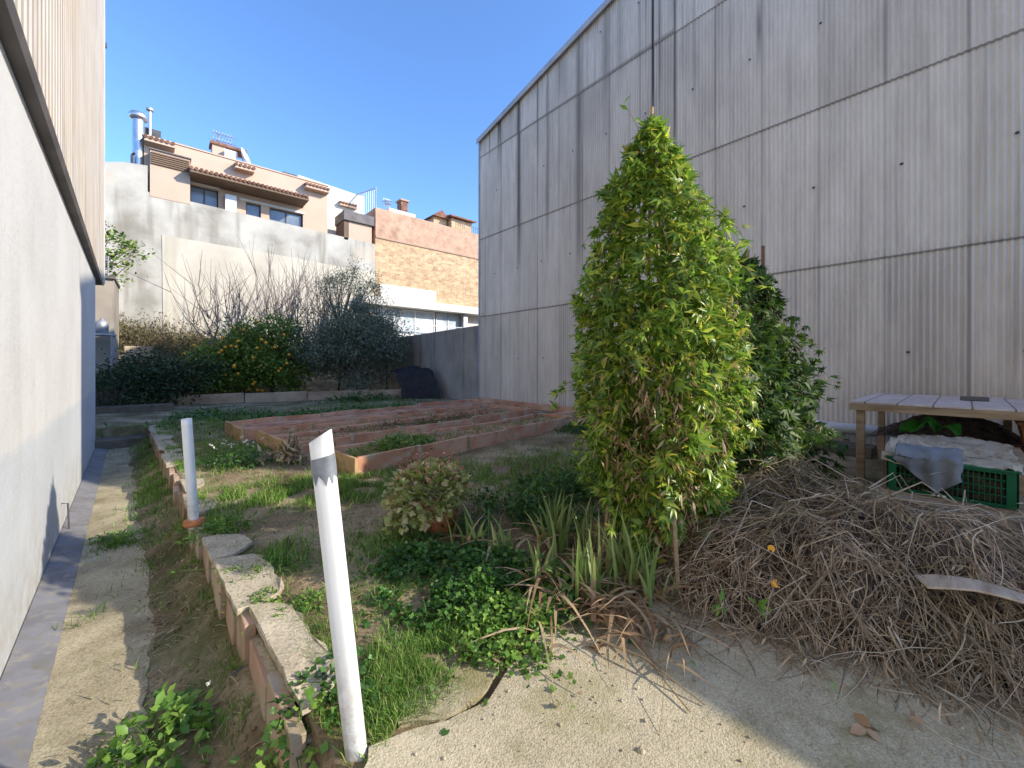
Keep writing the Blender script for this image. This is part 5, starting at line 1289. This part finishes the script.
def weed(name, label, cat, c, r, n, size, T, lm, h=.1, seed=1, group=None, flowers=0, dome=True, ell=(1, 1), stemn=30):
    rs = np.random.RandomState(seed)
    o = thing(name, label, cat, c, group)
    a = rs.rand(n)*2*PI; q = rs.rand(n)**.55*r*(1+.25*np.sin(a*3+seed)+.15*np.sin(a*5+seed*2)+.3*np.abs(rs.normal(size=n))**3*.3)
    x = c[0]+np.cos(a)*q*ell[0]; y = c[1]+np.sin(a)*q*ell[1]
    nn_ = np.array([nz(u*(.5/r)*2, v*(.5/r)*2, 1.6, seed) for u, v in zip(x, y)])
    kp = nn_ > -.22; x, y, q, a, nn_ = x[kp], y[kp], q[kp], a[kp], nn_[kp]; n = len(x)
    zz = c[2]+h*(.05+.95*rs.rand(n)**1.3)*np.clip(1-(q/r)**2*.5, .1, 1)*(.75+.9*nn_)+.01
    d = np.stack([np.cos(a), np.sin(a), np.zeros(n)], 1)*.7+rnd_dirs(n, (0, 0, .15), rs)
    linknp('leaves', *inst(T, np.stack([x, y, zz], 1), frames(d, np.array([0, 0, 1.])+rs.normal(size=(n, 3))*.4, rs), size*rs.uniform(.6, 1.3, n)), lm, o)
    m = stemn; s0 = np.stack([c[0]+rs.normal(size=m)*r*.2, c[1]+rs.normal(size=m)*r*.2, np.full(m, c[2])], 1); ii = rs.randint(n, size=m); s1 = np.stack([x[ii], y[ii], zz[ii]], 1)
    linknp('stems', *tubes(np.stack([s0, (s0*.5+s1*.5)+np.array([0, 0, h*.15]), s1], 1), np.full(m, .003), np.full(m, .002)), lm, o)
    if flowers:
        qf = np.stack([c[0]+rs.normal(size=flowers)*r*.5, c[1]+rs.normal(size=flowers)*r*.5, c[2]+h*rs.uniform(.95, 1.25, flowers)], 1)
        linknp('flowers', *inst(TB, np.repeat(qf, 4, 0)+rs.normal(size=(flowers*4, 3))*.008, frames(rnd_dirs(flowers*4, (0, 0, .6), rs)), np.full(flowers*4, .022 if r < .4 else .03)), M['petal'], o)
    return o
G = lambda px, py, z=0: onZ(px, py, z)
weed('leafy_weed', 'pale green weed with one white flower at the bottom left of the path', 'weed', G(160, 742, -.34), .19, 520, .055, TO, M['weed'], .18, 111, flowers=1)
weed('leafy_weed', 'small leafy weed growing from the wall foot left of the leaning post', 'weed', G(300, 745, -.1), .14, 150, .042, TB, M['weed'], .14, 112)
weed('leafy_weed', 'dark leafy weed tucked against the base of the leaning post', 'weed', G(335, 690, 0), .18, 420, .03, TB, M['weed_deep'], .12, 113)
weed('flowering_weed', 'round clump of dark green weed with tiny white flowers left of the raised beds', 'weed', (G(238, 466)[0], G(238, 466)[1], 0), .42, 900, .08, TL, M['weed_deep'], .30, 114, flowers=16)
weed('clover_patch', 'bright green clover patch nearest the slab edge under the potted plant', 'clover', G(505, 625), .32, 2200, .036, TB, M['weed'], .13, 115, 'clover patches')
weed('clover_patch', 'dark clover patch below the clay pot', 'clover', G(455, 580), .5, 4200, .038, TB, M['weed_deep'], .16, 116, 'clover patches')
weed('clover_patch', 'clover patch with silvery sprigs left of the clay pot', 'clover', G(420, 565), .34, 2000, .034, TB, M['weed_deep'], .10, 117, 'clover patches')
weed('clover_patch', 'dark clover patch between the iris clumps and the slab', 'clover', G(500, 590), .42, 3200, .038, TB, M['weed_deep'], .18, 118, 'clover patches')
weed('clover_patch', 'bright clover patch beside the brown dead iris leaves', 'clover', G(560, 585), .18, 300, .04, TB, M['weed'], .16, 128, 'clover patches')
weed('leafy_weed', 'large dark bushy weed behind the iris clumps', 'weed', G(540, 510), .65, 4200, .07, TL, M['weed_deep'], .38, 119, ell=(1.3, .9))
weed('leafy_weed', 'shaded bushy weed left of the vine foot', 'weed', G(590, 490), .55, 2800, .075, TL, M['weed'], .4, 120)
weed('leafy_weed', 'low spreading weed growing between the taped post and the sandy soil', 'weed', G(300, 610), .15, 520, .034, TL, M['weed'], .06, 121, 'weeds on the wall top')
weed('leafy_weed', 'low weed on the wall top halfway along the retaining wall', 'weed', G(255, 572), .20, 700, .036, TL, M['weed'], .07, 122, 'weeds on the wall top')
weed('leafy_weed', 'small weed tuft on the wall top near the farther white post', 'weed', G(222, 532), .2, 420, .06, TL, M['weed'], .12, 123, 'weeds on the wall top')
weed('leafy_weed', 'grey green weed nearest to the front brick corner of the wall', 'weed', G(262, 603), .10, 300, .028, TO, M['weed'], .06, 124, 'weeds on the wall top')
weed('leafy_weed', 'tall green weed patch inside the nearest raised bed', 'weed', (bedp(1.0, .5, .15)), .4, 900, .10, TL, M['weed'], .22, 125, ell=(1.6, .8))
weed('leafy_weed', 'green weed patch on the path at the foot of the retaining wall', 'weed', G(120, 540, -.4), .2, 260, .06, TL, M['weed'], .08, 126)
weed('leafy_weed', 'dark weed carpet behind the farthest raised bed', 'weed', (4.5, 12.2, 0), 1.3, 2600, .13, TL, M['weed_deep'], .25, 127, ell=(2.0, .9))
weed('leafy_weed', 'dark weed carpet left of the raised beds near the far kerb', 'weed', (1.3, 13.4, 0), 1.2, 2000, .13, TL, M['weed_deep'], .22, 129, ell=(1.0, 1.6))
weed('leafy_weed', 'weeds crowding the kerb below the olive tree', 'weed', (6.2, 16.3, 0), .9, 1300, .13, TL, M['weed_deep'], .35, 130, ell=(1.6, .7))
weed('leafy_weed', 'dry and green weeds in the middle raised bed', 'weed', (bedp(3.0, 2.3, .15)), .5, 900, .08, TL, M['scrub'], .12, 131, ell=(4.0, .6))
weed('leafy_weed', 'weeds at the far end corner between the nearest bed and the vine', 'weed', (7.1, 5.6, 0), .5, 900, .10, TL, M['weed_deep'], .22, 132)
# dried bush stalks
rs = np.random.RandomState(140); b = G(290, 462)
o = thing('dried_plant', 'dried straw coloured plant stump at the corner of the raised beds', 'dried plant', b)
linknp('stalks', *blades(26, b[0], b[1], .10, .55, .02, rs, .45), M['scrub'], o)
n = 90; q = np.array([b[0], b[1], .12])+rs.normal(size=(n, 3))*np.array([.18, .18, .08]); q[:, 2] = np.maximum(q[:, 2], .02)
linknp('curled_leaves', *inst(TL, q, frames(rnd_dirs(n, (0, 0, .2), rs)), .16*rs.uniform(.5, 1.2, n)), M['straw'], o)

# ---- grass (uncountable)
def grass(name, pts, h, w, seed, m='grass'):
    rs = np.random.RandomState(seed); n = len(pts); P_ = np.array(pts)
    a = rs.rand(n)*2*PI; H_ = h*rs.uniform(.4, 1.3, n); c_ = rs.uniform(.1, .9, n); fa = rs.rand(n)*PI; ww = w*rs.uniform(.6, 1.3, n)
    Vs = np.zeros((n, 5, 3))
    for k, (t, s) in enumerate(((0, -1), (0, 1), (.55, -.7), (.55, .7), (1, 0))):
        Vs[:, k, 0] = P_[:, 0]+np.cos(a)*c_*H_*t**1.7+np.cos(fa)*ww*s*.5
        Vs[:, k, 1] = P_[:, 1]+np.sin(a)*c_*H_*t**1.7+np.sin(fa)*ww*s*.5
        Vs[:, k, 2] = P_[:, 2]-.01+H_*(t-c_*.35*t*t)
    b = (np.arange(n)*5)[:, None]
    V_, F_ = Vs.reshape(-1, 3), [b+np.array([[0, 1, 3, 2]]), b+np.array([[2, 3, 4]])]
    o = linknp(name, V_, F_, M[m]); return tag(o, kind='stuff')
def scatter(patches, rs):
    out = []
    for (x, y, rx, ry, n) in patches:
        k = 0; n = int(n*1.5)
        while k < n:
            u, v = rs.normal(size=2)*.5; X_, Y_ = x+u*rx, y+v*ry; k += 1
            if nz(X_, Y_, 3.3, 17) < -.12: continue
            w = wx(Y_)
            if -.0 < X_-w < .10: continue
            out.append((X_, Y_, terrain(X_, Y_)+(.0)))
    return out
rs = np.random.RandomState(150)
def GP(px, py, r, n, z=0, ex=1, ey=1): b = G(px, py, z); return (b[0], b[1], r*ex, r*ey, n)
near = scatter([GP(330, 700, .25, 900), GP(385, 690, .3, 1500), GP(420, 665, .25, 1300), GP(460, 640, .2, 700), GP(350, 655, .25, 800), GP(300, 640, .2, 500), GP(400, 720, .12, 600), GP(290, 730, .25, 500, -.2), GP(410, 600, .4, 700),
                GP(255, 715, .2, 500, -.35), GP(230, 690, .2, 240, -.35)], rs)
grass('grass', near, .08, .0048, 151)
mid = scatter([GP(300, 490, .7, 3000), GP(360, 488, .6, 2600), GP(250, 500, .6, 1400), GP(205, 500, .3, 500), GP(262, 560, .35, 700), GP(230, 455, .7, 1500), GP(180, 480, .4, 900, -.2), GP(165, 470, .35, 900, -.3, .5, 2), GP(150, 450, .4, 900, -.3, .5, 2),
               GP(210, 560, .25, 400, -.3), GP(115, 545, .2, 300, -.4), GP(90, 620, .12, 40, -.4), GP(420, 470, .8, 1500), GP(500, 480, 1.0, 2200), GP(560, 460, 1.0, 1600), GP(345, 560, .8, 500), GP(390, 540, .4, 500),
               (.6, 8.5, .8, 2.5, 2400), (1.0, 12, 1.5, 2.0, 3500), (4, 12.5, 5, 1.0, 4500), (6, 15, 4, 2, 2500), (wx(8)-.15, 8, .25, 3.5, 2200), (7.5, 5, 1.6, 1.4, 1800)], rs)
grass('grass', mid, .11, .009, 152)
bedg = [(*bedp(rs.uniform(.1, 5.5), rs.uniform(.1, .9), 0)[:2], BZ-.08) for _ in range(1500)]+[(*bedp(rs.uniform(0, 6), t_+rs.uniform(-.35, .35), 0)[:2], BZ-.08) for t_ in (2.25, 3.15) for _ in range(700)]
grass('bed_grass', bedg, .10, .009, 153)
# pebbles and clods
rs = np.random.RandomState(160); n = 900
oct_ = (np.array([(1, 0, 0), (-1, 0, 0), (0, 1, 0), (0, -1, 0), (0, 0, 1), (0, 0, -1)])*1.0, np.array([(0, 2, 4), (2, 1, 4), (1, 3, 4), (3, 0, 4), (2, 0, 5), (1, 2, 5), (3, 1, 5), (0, 3, 5)]))
Q = []
for _ in range(n):
    t = rs.rand()
    if t < .5: x, y = rs.uniform(.6, 4), rs.uniform(1.6, 7)
    elif t < .75: y = rs.uniform(1.8, 9); x = wx(y)-rs.uniform(.02, .45)
    else: x, y = rs.uniform(.6, 2.4), rs.uniform(-.3, 1.4)
    Q.append((x, y, max(terrain(x, y), .012 if t >= .75 else -9)+.003))
S = rs.gamma(2, .0022, (n, 1))*rs.uniform(.6, 1.3, (n, 3))+.002
tag(linknp('pebbles', *inst(oct_, np.array(Q), frames(rnd_dirs(n, (0, 0, 0), rs)), S), M['mortar'], smooth=True), kind='stuff')
rs = np.random.RandomState(161); n = 4200; Q = []
while len(Q) < n:
    t = rs.rand()
    if t < .72: x, y = rs.uniform(.55, 3.6), rs.uniform(1.7, 6.5)
    else: y = rs.uniform(1.8, 8); x = wx(y)-rs.uniform(.02, .42)
    if nz(x, y, 2.5, 40) < -.1: continue
    Q.append((x, y, terrain(x, y)+.001))
S = rs.gamma(1.6, .0042, (n, 1))*rs.uniform(.6, 1.3, (n, 3))+.002; S[:, 2] *= .6
tag(linknp('soil_crumbs', *inst(oct_, np.array(Q), frames(rnd_dirs(n, (0, 0, 0), rs)), S), M['soil']), kind='stuff')
# twig debris on the soil and path
n = 700; Q = []
for _ in range(n):
    t = rs.rand()
    if t < .45: y = rs.uniform(1.8, 6); x = wx(y)-rs.uniform(.02, .4)
    else: x, y = rs.uniform(.7, 3.4), rs.uniform(1.7, 5.5)
    Q.append((x, y, terrain(x, y)+.012))
Q = np.array(Q); a = rs.rand(n)*2*PI; L_ = rs.uniform(.03, .14, n)
dv = np.stack([np.cos(a)*L_, np.sin(a)*L_, rs.uniform(0, .02, n)], 1)
tag(linknp('twig_debris', *tubes(np.stack([Q, Q+dv*.5+np.array([0, 0, .006]), Q+dv], 1), np.full(n, .0022), np.full(n, .001)), M['straw']), kind='stuff')

# ================================================================== unseen SHADE BLOCK added behind the camera to shade slab and heap
sh = thing('shade_block', 'unseen plain block added behind the viewpoint to shade the slab and twig heap', 'shade blocker', (7, -6, 0))
MB().box(5.8, 9.2, -8.5, -3.1, -.1, 3.3).build('wall', M['white_wall'], sh)  # body of the added shade block
MB().box(5.75, 9.3, -8.6, -3.05, 3.302, 3.41).build('roof', M['flash'], sh)  # top of the added shade block

# ================================================================== LIGHT, SKY, CAMERA
SUN_EL, SH = R(28), Vector((.62, -.785, 0))
sd = Vector((SH.x*math.cos(SUN_EL), SH.y*math.cos(SUN_EL), math.sin(SUN_EL)))
L = bpy.data.lights.new('sun', 'SUN'); L.energy = 2.45; L.angle = R(.53); L.color = (1.0, .90, .74)
so = bpy.data.objects.new('sun', L); COL.objects.link(so); so.rotation_euler = (-sd).to_track_quat('-Z', 'Y').to_euler(); so.location = (5, -8, 12)
w = bpy.data.worlds.new('World'); scene.world = w; w.use_nodes = True
nt = w.node_tree; nt.nodes.clear()
out = nt.nodes.new('ShaderNodeOutputWorld'); bg = nt.nodes.new('ShaderNodeBackground'); sky = nt.nodes.new('ShaderNodeTexSky')
sky.sky_type = 'NISHITA'; sky.sun_disc = False; sky.sun_elevation = SUN_EL; sky.sun_rotation = math.atan2(SH.x, SH.y)
sky.altitude = 500; sky.air_density = .9; sky.dust_density = .5; sky.ozone_density = 7.0
bg.inputs[1].default_value = .15
nt.links.new(sky.outputs[0], bg.inputs[0]); nt.links.new(bg.outputs[0], out.inputs[0])
cam = bpy.data.cameras.new('camera'); co = bpy.data.objects.new('camera', cam); COL.objects.link(co)
cam.sensor_width = 36; cam.lens = 36*FOC/1024; cam.clip_end = 4000; cam.clip_start = .05
cam.shift_y = -(384-HY)/1024
co.location = (0, 0, CAMH); co.rotation_euler = (PI/2, 0, -YAW)
scene.camera = co
scene.view_settings.view_transform = 'Standard'; scene.view_settings.look = 'None'; scene.view_settings.exposure = 1.5; scene.view_settings.gamma = 1
scene.cycles.max_bounces = 9
